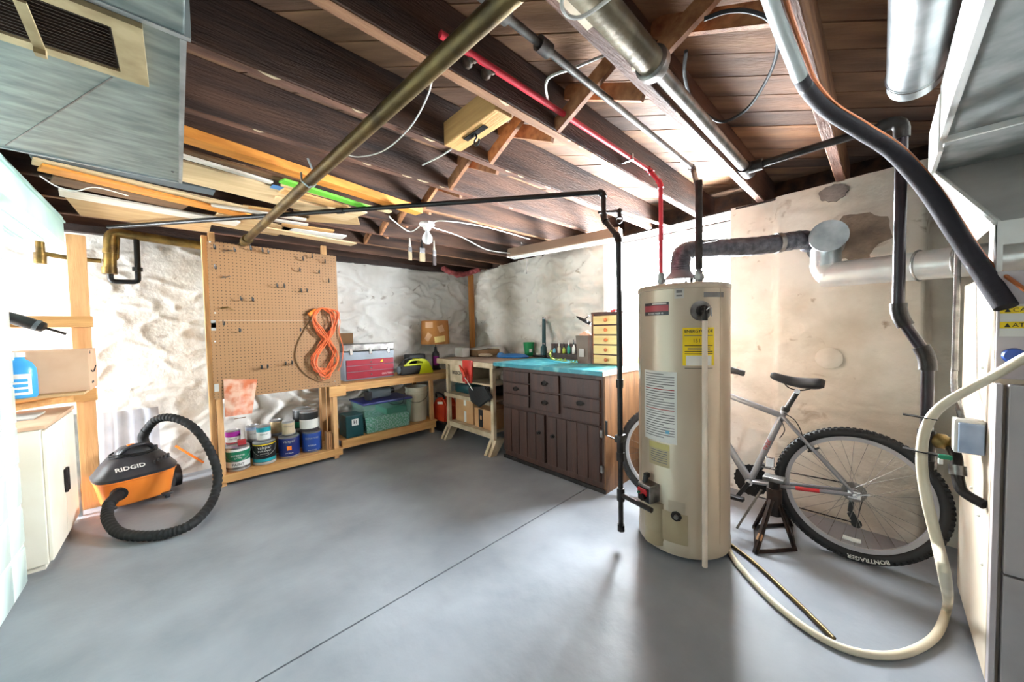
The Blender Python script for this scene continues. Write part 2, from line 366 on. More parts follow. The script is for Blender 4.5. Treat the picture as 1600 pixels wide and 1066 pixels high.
t = pipe('gas_pipe', 'thin black gas pipe crossing below the joists and dropping to the water heater', [g0, g1, V((g1.x, g1.y, 1.84)), V((GD.x, GD.y, 1.70)), V((GD.x, GD.y, .60))], .0145, 'blackmetal', couplings=((0, .52), (3, .72)), org=(GD.x, GD.y, 0))
bm = B(); box(bm, (GD.x-.03, GD.y-.02, .585), (GD.x+.03, GD.y+.02, .625), .006); cyl(bm, GD+V((0, 0, .52)), GD+V((0, 0, .60)), .019); fin('shutoff_valve', bm, 'darkmetal', t, sm=True)
bm = B(); bar(bm, GD+V((-.02, .02, .60)), GD+V((-.05, .055, .62)), .012, .006); bar(bm, GD+V((-.05, .055, .62)), GD+V((-.05, .055, .70)), .012, .006); fin('valve_handle', bm, 'black', t)
bm = B(); cyl(bm, GD+V((0, 0, .12)), GD+V((0, 0, .53)), .0135); cyl(bm, GD+V((0, 0, .085)), GD+V((0, 0, .12)), .019); fin('drip_leg', bm, 'darkmetal', t, sm=True)
bm = B(); cyl(bm, GD+V((0, 0, .48)), GD+V((0, 0, .525)), .021); fin('union', bm, 'darkmetal', t, sm=True); bm = B(); cyl(bm, GD+V((0, 0, .255)), GD+V((0, 0, .325)), .021); fin('tee', bm, 'darkmetal', t, sm=True)
HC = V((2.06, .774, 0)); HR = .233
VA = pd(1018, 765, 1.87)
bm = B(); cyl(bm, V((GD.x, GD.y, .29)), V((VA.x, VA.y, .29)), .0135); fin('branch_pipe', bm, 'darkmetal', t, sm=True)
# red and grey water pipes to the heater
M('redpipe', S(206, 46, 62), .4)
RT = V((HC.x-.10, HC.y+.13, 0)); RT = pd(1033, 440, 2.13); RT.z = 0
t = pipe('hot_water_pipe', 'red plastic water pipe running along the joist and down into the heater', [V((.60, .915, 2.10)), V((1.97, .915, 2.10)), V((RT.x, RT.y, 2.0)), V((RT.x, RT.y, 1.50))], .0115, 'redpipe', org=(RT.x, RT.y, 1.42))
bm = B(); cyl(bm, (RT.x, RT.y, 1.43), (RT.x, RT.y, 1.51), .017); cyl(bm, (RT.x, RT.y, 1.455), (RT.x, RT.y, 1.475), .024, 6); fin('union', bm, 'steel', t, sm=True)
for x in (1.2, 1.75):
    bm = B(); box(bm, (x-.006, .90, 2.085), (x+.006, .964, 2.117)); fin('pipe_clip', bm, 'galv', t)
CT = pd(1092, 440, 2.16); CT.z = 0
t = pipe('cold_water_pipe', 'grey steel water pipe with couplings dropping dark into the heater top', [V((.55, .74, 2.10)), V((CT.x+.08, .74, 2.10)), V((CT.x, CT.y, 1.93)), V((CT.x, CT.y, 1.50))], .0125, 'steel', couplings=((0, .085), (0, .20)), cr=1.8, cl=.05, org=(CT.x, CT.y, 1.42))
bm = B(); cyl(bm, (CT.x, CT.y, 1.52), (CT.x, CT.y, 1.99), .018); fin('pipe_wrap', bm, 'darkmetal', t, sm=True)
bm = B(); cyl(bm, (CT.x, CT.y, 1.43), (CT.x, CT.y, 1.51), .02); cyl(bm, (CT.x, CT.y, 1.465), (CT.x, CT.y, 1.49), .028, 6); fin('union', bm, 'steel', t, sm=True)
bm = B(); bar(bm, (CT.x, CT.y, 1.66), (CT.x+.03, CT.y-.08, 1.665), .014, .006); fin('valve_handle', bm, 'darkmetal', t)
# fat gas main under the joist
M('maingrey', S(150, 140, 118), .4, .5, S(86, 76, 58), 7, .15)
t = E('gas_main', 'fat grey gas main reducing to a dark pipe under the right joist', 'pipe', (2.07, -.045, .7))
bm = B(); cyl(bm, (.3, .48, 2.0), (1.06, .48, 2.0), .038, 24); fin('wide_pipe', bm, 'maingrey', t, sm=True)
bm = B(); lathe(bm, [(.040, 0), (.048, .005), (.048, .03), (.038, .045), (.027, .06)], 24, frame((1.04, .48, 2.0), (2, .48, 2.0))); fin('reducer', bm, 'steel', t, sm=True)
bm = B(); cyl(bm, (1.08, .48, 2.0), (2.10, .48, 2.0), .0225, 20); fin('pipe_run', bm, 'steel', t, sm=True)
bm = B(); cyl(bm, (2.06, .48, 2.0), (2.17, .48, 2.0), .03, 20); cyl(bm, (2.10, .48, 2.0), (2.10, .41, 2.0), .027, 20); fin('tee', bm, 'darkmetal', t, sm=True)
def bentpart(name, P, r, mat, par, n=16):
    P = [V(p) for p in P]; path = [P[0]]
    for i in range(1, len(P)-1):
        a, b = (P[i-1]-P[i]).normalized(), (P[i+1]-P[i]).normalized(); d = r*1.6
        for k in range(6): s = k/5; path.append((P[i]+a*d)*(1-s)**2+P[i]*2*s*(1-s)+(P[i]+b*d)*s*s)
    path.append(P[-1]); bm = B(); tube(bm, path, r, n); return fin(name, bm, mat, par, sm=True)
bentpart('cross_pipe', [(2.10, .41, 2.0), (2.07, -.045, 2.0), (2.07, -.045, 1.96)], .0165, 'darkmetal', t)
bentpart('elbow', [(2.073, .02, 2.0), (2.07, -.045, 2.0), (2.07, -.045, 1.93)], .0235, 'darkmetal', t)
M('blackpipe', S(52, 44, 50), .28, .4, S(30, 26, 30), 9)
bentpart('down_pipe', [(2.07, -.045, 1.97), (2.07, -.045, 1.245), (2.07, -.124, 1.08), (2.07, -.124, .74)], .018, 'blackpipe', t)
bentpart('elbow', [(2.07, -.045, 1.29), (2.07, -.045, 1.245), (2.07, -.066, 1.20)], .025, 'darkmetal', t)
bentpart('elbow', [(2.07, -.105, 1.12), (2.07, -.124, 1.08), (2.07, -.124, 1.03)], .025, 'darkmetal', t)
bm = B(); cyl(bm, (2.07, -.124, .665), (2.07, -.124, .80), .024); cyl(bm, (2.07, -.124, .655), (2.07, -.124, .685), .028, 8); fin('tee', bm, 'darkmetal', t, sm=True)
bm = B(); lathe(bm, [(.022, 0), (.028, .01), (.028, .03), (.02, .04), (.026, .05), (.02, .07), (.024, .085), (.018, .13)], 14, frame((2.07, -.14, .765), (2.05, -.24, .76))); fin('union', bm, 'brass', t, sm=True)
# pale painted packing board on the joist beside the main
bm = B(); box(bm, (.35, .50, 2.046), (.86, .575, 2.058)); tag(fin('packing_board', bm, 'cream'), 'cream painted board fixed under the joist beside the fat pipe', 'board')
# loop of black cable
pts = [pz(*q, 2.045) for q in ((1072, 80), (1070, 120), (1085, 160), (1125, 190), (1165, 172), (1198, 125), (1215, 75), (1205, 35), (1172, 18), (1135, 18), (1100, 30))]
bm = B(); tube(bm, cat(pts, 8), .0055, 8); tag(fin('cable', bm, 'rubber', sm=True), 'black cable hanging in a round loop between the joists', 'cable')
# insulated refrigerant line with copper line
M('foam', S(44, 40, 46), .8, bump=.15)
lp = [pz(1190, -40, 1.99), pz(1214, 30, 1.99), pz(1238, 90, 1.98), pz(1258, 135, 1.96), pz(1292, 172, 1.93), px(1345, 205, 1.72), px(1398, 240, 1.86), px(1448, 295, 1.94), px(1488, 355, 1.95), px(1528, 415, 1.92), px(1572, 480, 1.865)]
t = E('refrigerant_line', 'thick black foam covered refrigerant pipe with a copper line curving down to the furnace', 'pipe', lp[-1])
bm = B(); n_ = len(cat(lp, 8)); tube(bm, cat(lp, 8), [.0145+.011*min(1, i/(n_*.7)) for i in range(n_)], 16); fin('foam_sleeve', bm, 'foam', t, sm=True)
M('whitetape', S(196, 206, 204), .4); cl_ = cat(lp, 8); bm = B(); tube(bm, cl_[:22], [.0152+.011*min(1, i/(n_*.7)) for i in range(22)], 16); fin('white_tape_wrap', bm, 'whitetape', t, sm=True)
for i, (a, b) in enumerate(((1, 3), (5, 6), (8, 9))):
    c = lp[b]; d = (lp[min(b+1, 10)]-lp[b-1]).normalized(); bm = B(); cyl(bm, c-d*.006, c+d*.006, .0195+.003*i, 16); fin('tape_band', bm, 'black', t, sm=True)
bm = B(); tube(bm, cat([p+V((.028, -.022, .018)) for p in lp[:-1]]+[px(1600, 452, 1.84), px(1640, 480, 1.82)], 8), .006, 8); fin('copper_line', bm, 'copper', t, sm=True)
# white joist-side cable
for nm, lab, P, r in (('electric_cable', 'white cable stapled along the joist above the pegboard lumber', [pz(*q, 2.05) for q in ((677, 110), (668, 150), (640, 200), (600, 235), (560, 245), (520, 240))]+[pz(505, 275, 2.03), pz(482, 300, 2.02)], .003),
        ('electric_cable', 'grey cable bridging joists near the red pipe', [V((1.12, .935, 2.12)), pz(855, 125, 2.10), pz(900, 105, 2.13), pz(960, 80, 2.18)], .005),
        ('electric_cable', 'white cable from the bulb socket along to the hanging tube light', [V((1.47, 2.44, 2.04)), pz(690, 345, 2.05), pz(760, 355, 2.05), pz(828, 374, 2.045)], .0045),
        ('electric_cable', 'white cable drooping from the bulb socket to the far light end', [V((1.47, 2.46, 2.035)), pz(720, 370, 2.03), pz(760, 390, 2.0), pz(797, 396, 1.965)], .0045),
        ('electric_cable', 'white cable rising left of the bulb to the lumber', [V((1.40, 2.47, 2.035)), pz(640, 362, 2.02), pz(615, 345, 2.035), pz(608, 338, 2.045)], .0045),
        ('electric_cable', 'thin white cord drooping below the stacked lumber at left', [pz(62, 275, 2.0), pz(90, 292, 1.99), pz(120, 298, 1.985), pz(150, 293, 1.99), pz(200, 306, 2.0)], .003),
        ('electric_cable', 'grey cable looped beside the fat pipe at the top edge', [pz(880, -10, 1.94), pz(878, 10, 1.93), pz(890, 26, 1.93), pz(915, 24, 1.935), pz(960, -8, 1.95)], .0045),
        ('electric_cable', 'short white cable stub crossing a joist under the wood block', [pz(660, 258, 2.055), pz(690, 243, 2.05), pz(706, 232, 2.055)], .004)):
    bm = B(); tube(bm, cat(P, 7), r, 7); tag(fin(nm, bm, 'wirewhite', sm=True), lab, 'cable')
# knob insulators
M('porcelain', S(92, 78, 66), .35)
for k, q in enumerate(((765, 65), (795, 85))):
    c = pz(*q, 2.10); bm = B(); lathe(bm, [(.006, -.012), (.017, -.010), (.018, .0), (.012, .008), (.012, .016), (.018, .022), (.018, .034), (.013, .040)], 16, frame((c.x, .964-.04, c.z), (c.x, .964, c.z)))
    tag(fin('knob_insulator', bm, 'porcelain', sm=True), ('left' if k == 0 else 'right')+' of two old porcelain wiring knobs on the dark joist', 'insulator', 'knob insulators')
# new timber block with hook
t = E('timber_block', 'pale new timber block with a black hook between two joists', 'block', (.96, 1.2, 2.03))
bm = B(); box(bm, (.90, 1.015, 2.048), (.99, 1.365, 2.15), .003); fin('block', bm, 'pine_y', t)
c = V((.945, 1.19, 2.047)); bm = B(); tube(bm, [c+V((0, .03, 0)), c+V((0, .02, -.006)), c, c+V((0, -.004, -.02))]+[c+V((0, .016*math.sin(a)-.004, -.036+.016*math.cos(a))) for a in [k*.5 for k in range(0, 11)]], .004, 7); fin('hook', bm, 'black', t, sm=True)
bm = B(); box(bm, (.93, 1.12, 2.044), (.955, 1.26, 2.0479)); fin('hook_plate', bm, 'darkmetal', t)
# ---- rectangular duct with register, top left
M('duct', S(150, 160, 156), .4, .6, S(112, 124, 122), 9, .06, 30, (1, 3, 1))
DZ = 1.86
t = E('air_duct', 'galvanised rectangular duct with a grille in its underside, upper left', 'duct', (-.23, 1.3, DZ))
bm = B(); box(bm, (-.50, .55, DZ), (.035, 2.035, 2.052), .003); fin('duct_body', bm, 'duct', t)
bm = B(); box(bm, (-.50, 1.032, DZ-.003), (.045, 1.046, DZ+.0)); box(bm, (.0352, 1.032, DZ), (.046, 1.046, 2.05)); fin('seam_flange', bm, 'galv', t)
bm = B(); box(bm, (.028, 1.046, DZ-.004), (.039, 2.039, DZ+.006)); box(bm, (-.50, 2.03, DZ-.004), (.039, 2.039, DZ+.004)); fin('edge_trim', bm, 'galv', t)
a, b = pz(8, 228, DZ-.0012), pz(175, 121, DZ-.0012); bm = B(); bar(bm, a, b, .003, .0015); fin('cross_crease', bm, 'steel', t)
for q in ((270, 268), (281, 280)):
    c = pz(*q, DZ); bm = B(); ball(bm, c, .005, n=8); fin('screw', bm, 'steel', t, sm=True)
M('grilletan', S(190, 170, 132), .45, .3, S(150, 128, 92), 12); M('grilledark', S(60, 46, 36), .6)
gx1, gy0, gy1 = -.028, 1.052, 1.286
bm = B(); z0, z1 = DZ-.012, DZ-.0005
box(bm, (gx1-.046, gy0, z0), (gx1, gy1, z1)); box(bm, (-.49, gy0, z0), (-.46, gy1, z1)); box(bm, (-.46, gy0, z0), (gx1-.046, gy0+.035, z1)); box(bm, (-.46, gy1-.03, z0), (gx1-.046, gy1, z1))
gf = fin('grille_frame', bm, 'grilletan', t)
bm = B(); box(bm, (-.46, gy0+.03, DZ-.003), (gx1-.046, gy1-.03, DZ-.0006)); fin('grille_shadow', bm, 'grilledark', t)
src = None
for k in range(14):
    y = gy0+.042+k*.0118
    if src is None:
        bm = B(); box(bm, (-.455, y-.0008, z0+.002), (gx1-.05, y+.0008, z1-.003)); src = fin('louvre', bm, 'grilledark', gf); y00 = y
    else:
        o = src.copy(); COL.objects.link(o); o.location = V((0, y-y00, 0))
bm = B(); a = pz(30, 0, DZ-.014); b = pz(63, 78, DZ-.03); bar(bm, a+V((0, 0, 0)), b, .016, .005); box(bm, (b.x-.008, b.y-.008, b.z-.012), (b.x+.008, b.y+.008, b.z+.004)); fin('damper_lever', bm, 'grilletan', t)
# ---- pale duct over the partition
M('mintpaint', S(206, 236, 226), .4, .1, S(186, 222, 212), 4)
t = E('painted_duct', 'pale mint painted square duct running to the back wall at left', 'duct', (-.67, 3, 1.86))
bm = B(); box(bm, (-.80, 1.0, 1.862), (-.535, 3.86, 2.04), .003); fin('duct_body', bm, 'mintpaint', t)
bm = B(); box(bm, (-.536, 1.0, 2.000), (-.526, 3.86, 2.012)); box(bm, (-.72, 1.0, 1.855), (-.70, 3.86, 1.862)); box(bm, (-.62, 1.0, 1.857), (-.612, 3.86, 1.862)); fin('seam', bm, 'mintpaint', t)
bm = B(); box(bm, (-.83, 1.0, 1.835), (-.72, 3.80, 1.858)); fin('lower_lip', bm, 'mintpaint', t)
# ---- round duct top right
t = E('round_duct', 'round galvanised duct stub hanging at upper right', 'duct', (1.9, -.075, 2.03))
cA, cB = V((.7, -.075, 2.125)), V((2.0, -.075, 2.125))
bm = B(); lathe(bm, [(.074, 0), (.074, 1.26), (.077, 1.262), (.077, 1.275), (.074, 1.277), (.074, 1.34), (.0, 1.34)], 32, frame(cA, cB)); fin('duct_pipe', bm, 'galv', t, sm=True)
bm = B(); tube(bm, [cA+(cB-cA).normalized()*1.27+.0755*V((0, math.cos(a), math.sin(a))) for a in [k*2*PI/32 for k in range(32)]], .004, 6, closed=True); fin('crimp_band', bm, 'steel', t, sm=True)
# ---- square supply duct and furnace at right
M('ductgrey', S(186, 190, 188), .5, .25, S(140, 148, 146), 10, .08, 30, (1, 1, 1)); M('sheetgrey', S(196, 194, 190), .5, .1)
t = E('supply_duct', 'square sheet metal supply duct overhead at the right edge', 'duct', (1.7, -.45, 1.86))
bm = B(); box(bm, (.9, -.85, 1.865), (1.985, -.147, 2.05), .002); fin('duct_body', bm, 'ductgrey', t)
bm = B(); box(bm, (1.99, -.85, 1.85), (2.46, -.147, 2.04), .002); fin('plenum_box', bm, 'ductgrey', t)
bm = B(); box(bm, (.9, -.150, 1.858), (2.0, -.135, 2.05)); box(bm, (1.978, -.85, 1.845), (1.992, -.14, 1.866)); fin('white_edge', bm, 'white', t)
bm = B(); box(bm, (2.06, -.148, 1.84), (2.47, -.136, 2.05)); fin('white_edge', bm, 'white', t)
# furnace
M('furngrey', S(186, 177, 178), .45, .1, S(176, 167, 168), 3); M('furnlight', S(226, 214, 196), .5, 0, S(204, 188, 164), 4); M('furndark', S(172, 165, 164), .45, .1)
fz = E('furnace', 'grey and cream furnace cabinet at the right edge', 'furnace', (2.2, -.55, 0))
bm = B(); box(bm, (1.90, -.85, .02), (2.52, -.25, 1.37), .004); fin('casing', bm, 'furnlight', fz)
bm = B(); box(bm, (1.888, -.85, 1.03), (1.899, -.252, 1.37), .003); fin('front_panel', bm, 'furngrey', fz)
bm = B(); box(bm, (1.862, -.265, .02), (1.899, -.2515, 1.015), .002); fin('door_edge', bm, 'furngrey', fz)
bm = B(); box(bm, (1.862, -.85, .415), (1.896, -.275, 1.015), .003); fin('door_panel', bm, 'furndark', fz)
bm = B(); box(bm, (1.862, -.85, .02), (1.896, -.275, .408), .003); fin('door_panel', bm, 'furndark', fz)
bm = B(); prism(bm, [(1.905, -.25, 1.525), (1.905, -.85, 1.525), (2.36, -.85, 1.85), (2.36, -.147, 1.85)], (.004, 0, .003)); fin('sloped_plenum_face', bm, 'sheetgrey', fz)
bm = B(); bm.faces.new([bm.verts.new(p) for p in ((1.905, -.25, 1.525), (2.36, -.147, 1.85), (2.46, -.147, 1.85), (2.52, -.25, 1.525))]); fin('plenum_side', bm, 'white', fz)
bm = B(); box(bm, (1.90, -.85, 1.455), (1.925, -.25, 1.530)); box(bm, (1.90, -.262, 1.37), (2.02, -.25, 1.53)); fin('plenum_flange', bm, 'white', fz)
bm = B(); tube(bm, [(1.905, -.25, 1.527), (2.36, -.147, 1.852)], .009, 8); fin('plenum_corner', bm, 'white', fz)
# furnace stickers
bm = B(); box(bm, (1.886, -.80, 1.165), (1.8879, -.258, 1.265)); sk = fin('warning_sticker', bm, 'paper', fz)
for z, s in ((1.247, 'CAUTION'), (1.200, 'ATTENTION')):
    bm = B(); box(bm, (1.8852, -.80, z-.010), (1.8859, -.258, z+.011)); fin('yellow_band', bm, 'yellow', sk)
    mx = face_mx((1.8848, -.281, z), (0, -1, 0), (0, 0, 1)); text(s, .018, mx, 'ink', sk, align='LEFT')
    bm = B(); prism(bm, [(1.8849, -.266, z-.006), (1.8849, -.278, z-.006), (1.8849, -.272, z+.007)], (-.0005, 0, 0)); fin('warning_triangle', bm, 'ink', sk)
bm = B(); lathe(bm, [(.022, 0), (.024, .008), (.020, .018), (0, .020)], 18, frame((1.888, -.285, 1.105), (1.8, -.285, 1.105))); fin('blue_knob', bm, 'blue', fz, sm=True)
for (z, x) in ((.55, 2.15), (.57, 2.2), (.52, 2.05), (.38, 1.97), (1.05, 2.05)):
    bm = B(); ball(bm, (x, -.248, z), .006, n=8); fin('screw', bm, 'white', fz, sm=True)
# junction box + conduit + gas cock on the furnace side
t = E('junction_box', 'pale grey electrical box on the furnace side with conduit above', 'electrical box', (2.0, -.22, .75))
bm = B(); box(bm, (1.972, -.249, .752), (2.03, -.180, .872), .006); fin('box', bm, 'white', t)
M('boxcover', S(176, 190, 208), .3, .4, S(140, 158, 184), 12); bm = B(); box(bm, (1.964, -.247, .757), (1.9715, -.190, .862), .003); fin('cover', bm, 'boxcover', t)
base = cat([(2.01, -.20, .872), (2.01, -.196, .90), (2.06, -.192, .93), (2.16, -.196, .97), (2.20, -.199, 1.02)], 8)
for k in range(110): base.append(V((2.20+.001*k, -.200-.0001*k, 1.025+.0052*k)))
bm = B(); tube(bm, base, [.0085+(.0012 if i % 2 else 0) for i in range(len(base))], 8); fin('conduit', bm, 'steel', t, sm=True)
t = E('gas_cock', 'brass gas cock with green handle and curved pipe entering the furnace side', 'valve', (2.0, -.2, .58))
bm = B(); tube(bm, cat([(2.10, -.17, .765), (2.03, -.19, .735), (2.0, -.193, .69), (1.985, -.195, .65), (1.965, -.205, .618), (1.93, -.246, .60)], 6), .016, 12); fin('valve_body', bm, 'darkmetal', t, sm=True)
bm = B(); cyl(bm, (2.0, -.193, .70), (1.99, -.194, .668), .022, 10); fin('union', bm, 'steel', t, sm=True)
bm = B(); box(bm, (1.99, -.182, .716), (2.005, -.148, .732), .004); fin('handle', bm, 'green', t)
bm = B(); box(bm, (1.99, -.160, .695), (2.005, -.1485, .7155), .003); fin('handle_tip', bm, 'white', t)
# flue tee on the wall and flue to furnace
t = E('flue_tee', 'shiny round flue tee with capped end at the wall thimble', 'flue', (2.66, .20, 1.6))
TC = V((2.66, .225, 1.68)); TD = V((-.94, -.18, .0)).normalized()
bm = B(); cyl(bm, TC+TD*.12, V((XW(.2)+.05, .235, 1.68)), .075, 28); fin('tee_body', bm, 'galv', t, sm=True)
bm = B(); lathe(bm, [(.082, 0), (.082, .02), (.0, .024)], 28, frame(TC+TD*.12, TC+TD)); fin('end_cap', bm, 'galv', t, sm=True)
bm = B(); lathe(bm, [(.10, 0), (.10, .012), (.08, .016)], 28, frame((XW(.2)-.03, .232, 1.68), (XW(.2)-.1, .228, 1.68))); fin('wall_collar', bm, 'steel', t, sm=True)
M('mortarpatch', S(150, 132, 116), .9, 0, S(120, 104, 92), 12, .5); M('stonepatch', S(140, 130, 124), .9, 0, S(112, 102, 98), 10, .5)
for nm, q, rx, rz_, mt, sd in (('mortar_patch', (1338, 372), .15, .135, 'mortarpatch', 3), ('bare_stone', (1302, 301), .062, .05, 'stonepatch', 8)):
    c = px(*q, XW(.15)-.040); bm = B(); vs = []
    for k in range(36):
        a = k*2*PI/36; r = 1+.25*noise.noise(V((math.cos(a)*2.5, math.sin(a)*2.5, sd))); vs.append((c.x, c.y+rx*r*math.cos(a), c.z+rz_*r*math.sin(a)))
    prism(bm, vs, (.05, 0, 0)); fin(nm, bm, mt, wr)
bm = B(); cyl(bm, TC+TD*.03, TC+TD*.03+V((0, 0, -.15)), .066, 24); fin('tee_leg', bm, 'galv', t, sm=True)
FA = TC+TD*.03+V((0, 0, -.12)); FB = V((2.27, -.62, 1.455))
t = E('furnace_flue', 'white galvanised flue pipe running from the wall tee to the furnace', 'flue', FA)
fd = V((FB.x-FA.x, FB.y-FA.y, FB.z-FA.z+.06)).normalized(); el = FA+V((0, 0, -.075))
bm = B(); tube(bm, cat([FA, FA+V((0, 0, -.03)), el+fd*.03, el+fd*.10, FB], 6), .066, 24); fin('flue_pipe', bm, M('fluewhite', S(222, 222, 220), .35, .45, S(200, 202, 204), 7), t, sm=True)
for s in (.40, .53):
    c = el.lerp(FB, s); bm = B(); tube(bm, [c+.068*(math.cos(a)*V((0, 0, 1))+math.sin(a)*fd.cross(V((0, 0, 1))).normalized()) for a in [k*2*PI/24 for k in range(24)]], .005, 6, closed=True); fin('joint_ring', bm, 'steel', t, sm=True)
# ============================================================ water heater
M('heaterskin', S(186, 172, 152), .32, .25, S(174, 158, 138), 1.5, coat=.3); M('heaterdark', S(164, 146, 116), .4)
wh = E('water_heater', 'tall beige cylindrical gas water heater in the middle of the room', 'water heater', HC)
A0 = math.atan2(-HC.y, -HC.x)                     # direction facing the camera
def hang(x): return A0+(x-1066)/72*1.25            # px -> angle round the tank (approx asin)
def ha(x): return A0+math.asin(max(-.98, min(.98, (x-1066)/73)))
def hz(y, x=1066): return pd(x, y, 2.0).z
bm = B(); lathe(bm, [(HR-.01, .02), (HR+.003, .025), (HR+.003, .075), (HR, .08), (HR, 1.405), (HR+.003, 1.408), (HR+.003, 1.425), (HR-.004, 1.435), (HR*.6, 1.437), (0, 1.437)], 64, Matrix.Translation(HC)); fin('tank_jacket', bm, 'heaterskin', wh, sm=True)
bm = B(); lathe(bm, [(HR*.8, 0), (HR*.8, .03)], 32, Matrix.Translation(HC)); fin('base_ring', bm, 'darkmetal', wh)
for a in (ha(1000), ha(1120)):
    bm = B(); bar(bm, HC+(HR)*V((math.cos(a), math.sin(a), 0))+V((0, 0, .09)), HC+HR*V((math.cos(a), math.sin(a), 0))+V((0, 0, 1.40)), .003, .003, (math.cos(a), math.sin(a), 0)); fin('jacket_seam', bm, 'heaterskin', wh)
# draft hood and flue
bm = B(); lathe(bm, [(.105, 1.475), (.085, 1.49), (.06, 1.515), (.052, 1.53), (.052, 1.55)], 28, Matrix.Translation(HC+V((.03, .02, 0)))); fin('draft_hood', bm, M('hoodgrey', S(120, 122, 132), .45, .3, S(96, 98, 108), 10), wh, sm=True)
for a in (0, 2.1, 4.2):
    bm = B(); box(bm, (HC.x+.03+.085*math.cos(a)-.006, HC.y+.02+.085*math.sin(a)-.006, 1.43), (HC.x+.03+.085*math.cos(a)+.006, HC.y+.02+.085*math.sin(a)+.006, 1.485)); fin('hood_leg', bm, 'darkmetal', wh)
t = E('heater_flue', 'dark crinkled flue pipe elbow from the heater to the wall tee', 'flue', HC+V((.03, .02, 1.53)))
M('flexflue', S(96, 98, 108), .35, .4, S(58, 60, 68), 30, .6, 80)
c0 = HC+V((.03, .02, 1.53)); fe = TC+V((-.02, .06, -.01))
fp = cat([c0, c0+V((0, 0, .04)), c0+V((.02, -.01, .10)), c0+V((.10, -.06, .125)), V((2.42, .50, 1.665)), V((2.58, .32, 1.69)), fe], 10)
bm = B(); tube(bm, fp, [.052+(.0012 if i % 2 else -.0012) for i in range(len(fp))], 20); fin('flue_pipe', bm, 'flexflue', t, sm=True)
c = V((2.50, .41, 1.678)); d = (V((2.58, .32, 1.69))-V((2.42, .50, 1.665))).normalized()
bm = B(); cyl(bm, c-d*.012, c+d*.012, .056, 20); fin('flue_band', bm, 'steel', t, sm=True)
# labels on the tank
def hpatch(name, xc, yt, yb, wpx, mat, par=wh, lift=0):
    a = ha(xc); w = abs(ha(xc+wpx/2)-ha(xc-wpx/2))*HR; z0, z1 = hz(yb, xc), hz(yt, xc)
    bm = wrap(patch(w, z1-z0, z0, 14), HC.x, HC.y, HR+lift, a); o = fin(name, bm, mat, par); return o, a, w, z0, z1
def htext(s, size, a, z, par, mat='ink', dx=0, lift=.0008, **k):
    bm = text_bm(s, size, ext=.0002, **k)
    for v in bm.verts: v.co.y += z; v.co.x += dx
    return fin('lettering', wrap(bm, HC.x, HC.y, HR+lift, a), mat, par)
def hline(a, w, z, h, par, mat='ink', dx=0, lift=.0008):
    bm = patch(w, h, z, 8)
    for v in bm.verts: v.co.x += dx
    return fin('print_line', wrap(bm, HC.x, HC.y, HR+lift, a), mat, par)
M('labeldark', S(46, 42, 46), .4); M('labelred', S(158, 50, 58), .4)
o, a, w, z0, z1 = hpatch('brand_plate', 1026, 473, 493, 37, 'labeldark'); hline(a, w*.98, z0+(z1-z0)*.30, (z1-z0)*.48, o, 'labelred'); hline(a, w*.55, z1-.010, .006, o, 'paper', dx=.022, lift=.0012); htext('POWER MISER 12', .012, a, z0+.009, o, 'paper', lift=.0012)
o, a, w, z0, z1 = hpatch('seal_sticker', 1062, 450, 467, 14, 'paper_grey'); hline(a, w*.6, z0+.028, .014, o, 'ink_grey'); hline(a, w*.6, z0+.01, .008, o, 'ink_grey')
o, a, w, z0, z1 = hpatch('print_block', 1112, 456, 464, 28, 'ink_grey')
o, a, w, z0, z1 = hpatch('energy_label', 1090, 512, 571, 44, 'yellow')
htext('ENERGYGUIDE', .0205, a, z1-.018, o, bold=.0004)
hline(a, w*.9, z1-.042, .004, o, 'ink_grey'); htext('151', .026, a, z1-.066, o, dx=-.012)
for zz, hh in ((.092, .004), (.122, .004), (.132, .003), (.205, .003)): hline(a, w*.88, z1-zz, hh, o)
hline(a, w*.80, z1-.190, .05, o, 'paper')
for zz in (.104, .112): hline(a, w*.7, z1-zz, .003, o, 'ink_grey')
o, a, w, z0, z1 = hpatch('instruction_label', 1030, 580, 690, 49, 'paper')
n = 26
for k in range(n):
    zz = z1-.018-k*(z1-z0-.03)/n; ww = w*(.88 if k % 5 else .6); hline(a, ww, zz, .0042, o, 'ink_red' if k in (6, 14) else 'ink_grey', dx=-(w*.88-ww)/2)
M('bluedot', S(110, 170, 200), .5); hline(a, .02, z0+.05, .018, o, 'bluedot', dx=.05, lift=.0012)
M('label_yel', S(190, 176, 110), .5); M('label_tan', S(176, 160, 124), .5)
o, a, w, z0, z1 = hpatch('rating_plate', 1030, 692, 728, 32, 'label_tan'); hline(a, w*.98, z1-.032, .030, o, 'label_yel')
for k in range(6): hline(a, w*.8, z1-.045-k*.012, .004, o, 'ink_grey')
# relief valve + discharge pipe
a = ha(1092); dv = V((math.cos(a), math.sin(a), 0)); zc = hz(486, 1092); c = HC+dv*HR+V((0, 0, zc))
bm = B(); lathe(bm, [(.050, 0), (.050, .004), (.034, .008), (.0, .008)], 24, frame(c, c+dv)); fin('valve_rosette', bm, 'steel', wh, sm=True)
bm = B(); cyl(bm, c+dv*.006, c+dv*.035, .026, 18); cyl(bm, c+dv*.03, c+dv*.055, .017, 14); cyl(bm, c+dv*.045+V((0, 0, .014)), c+dv*.045+V((0, 0, -.05)), .013, 14); fin('relief_valve', bm, 'darkmetal', wh, sm=True)
side = V((-dv.y, dv.x, 0)); bm = B(); tube(bm, [c+dv*.06+side*.0+V((0, 0, .0)), c+dv*.066+side*.012+V((0, 0, .016)), c+dv*.064+side*.022+V((0, 0, .01)), c+dv*.06+side*.024+V((0, 0, -.03))], .003, 6); fin('valve_lever', bm, 'chrome', wh, sm=True)
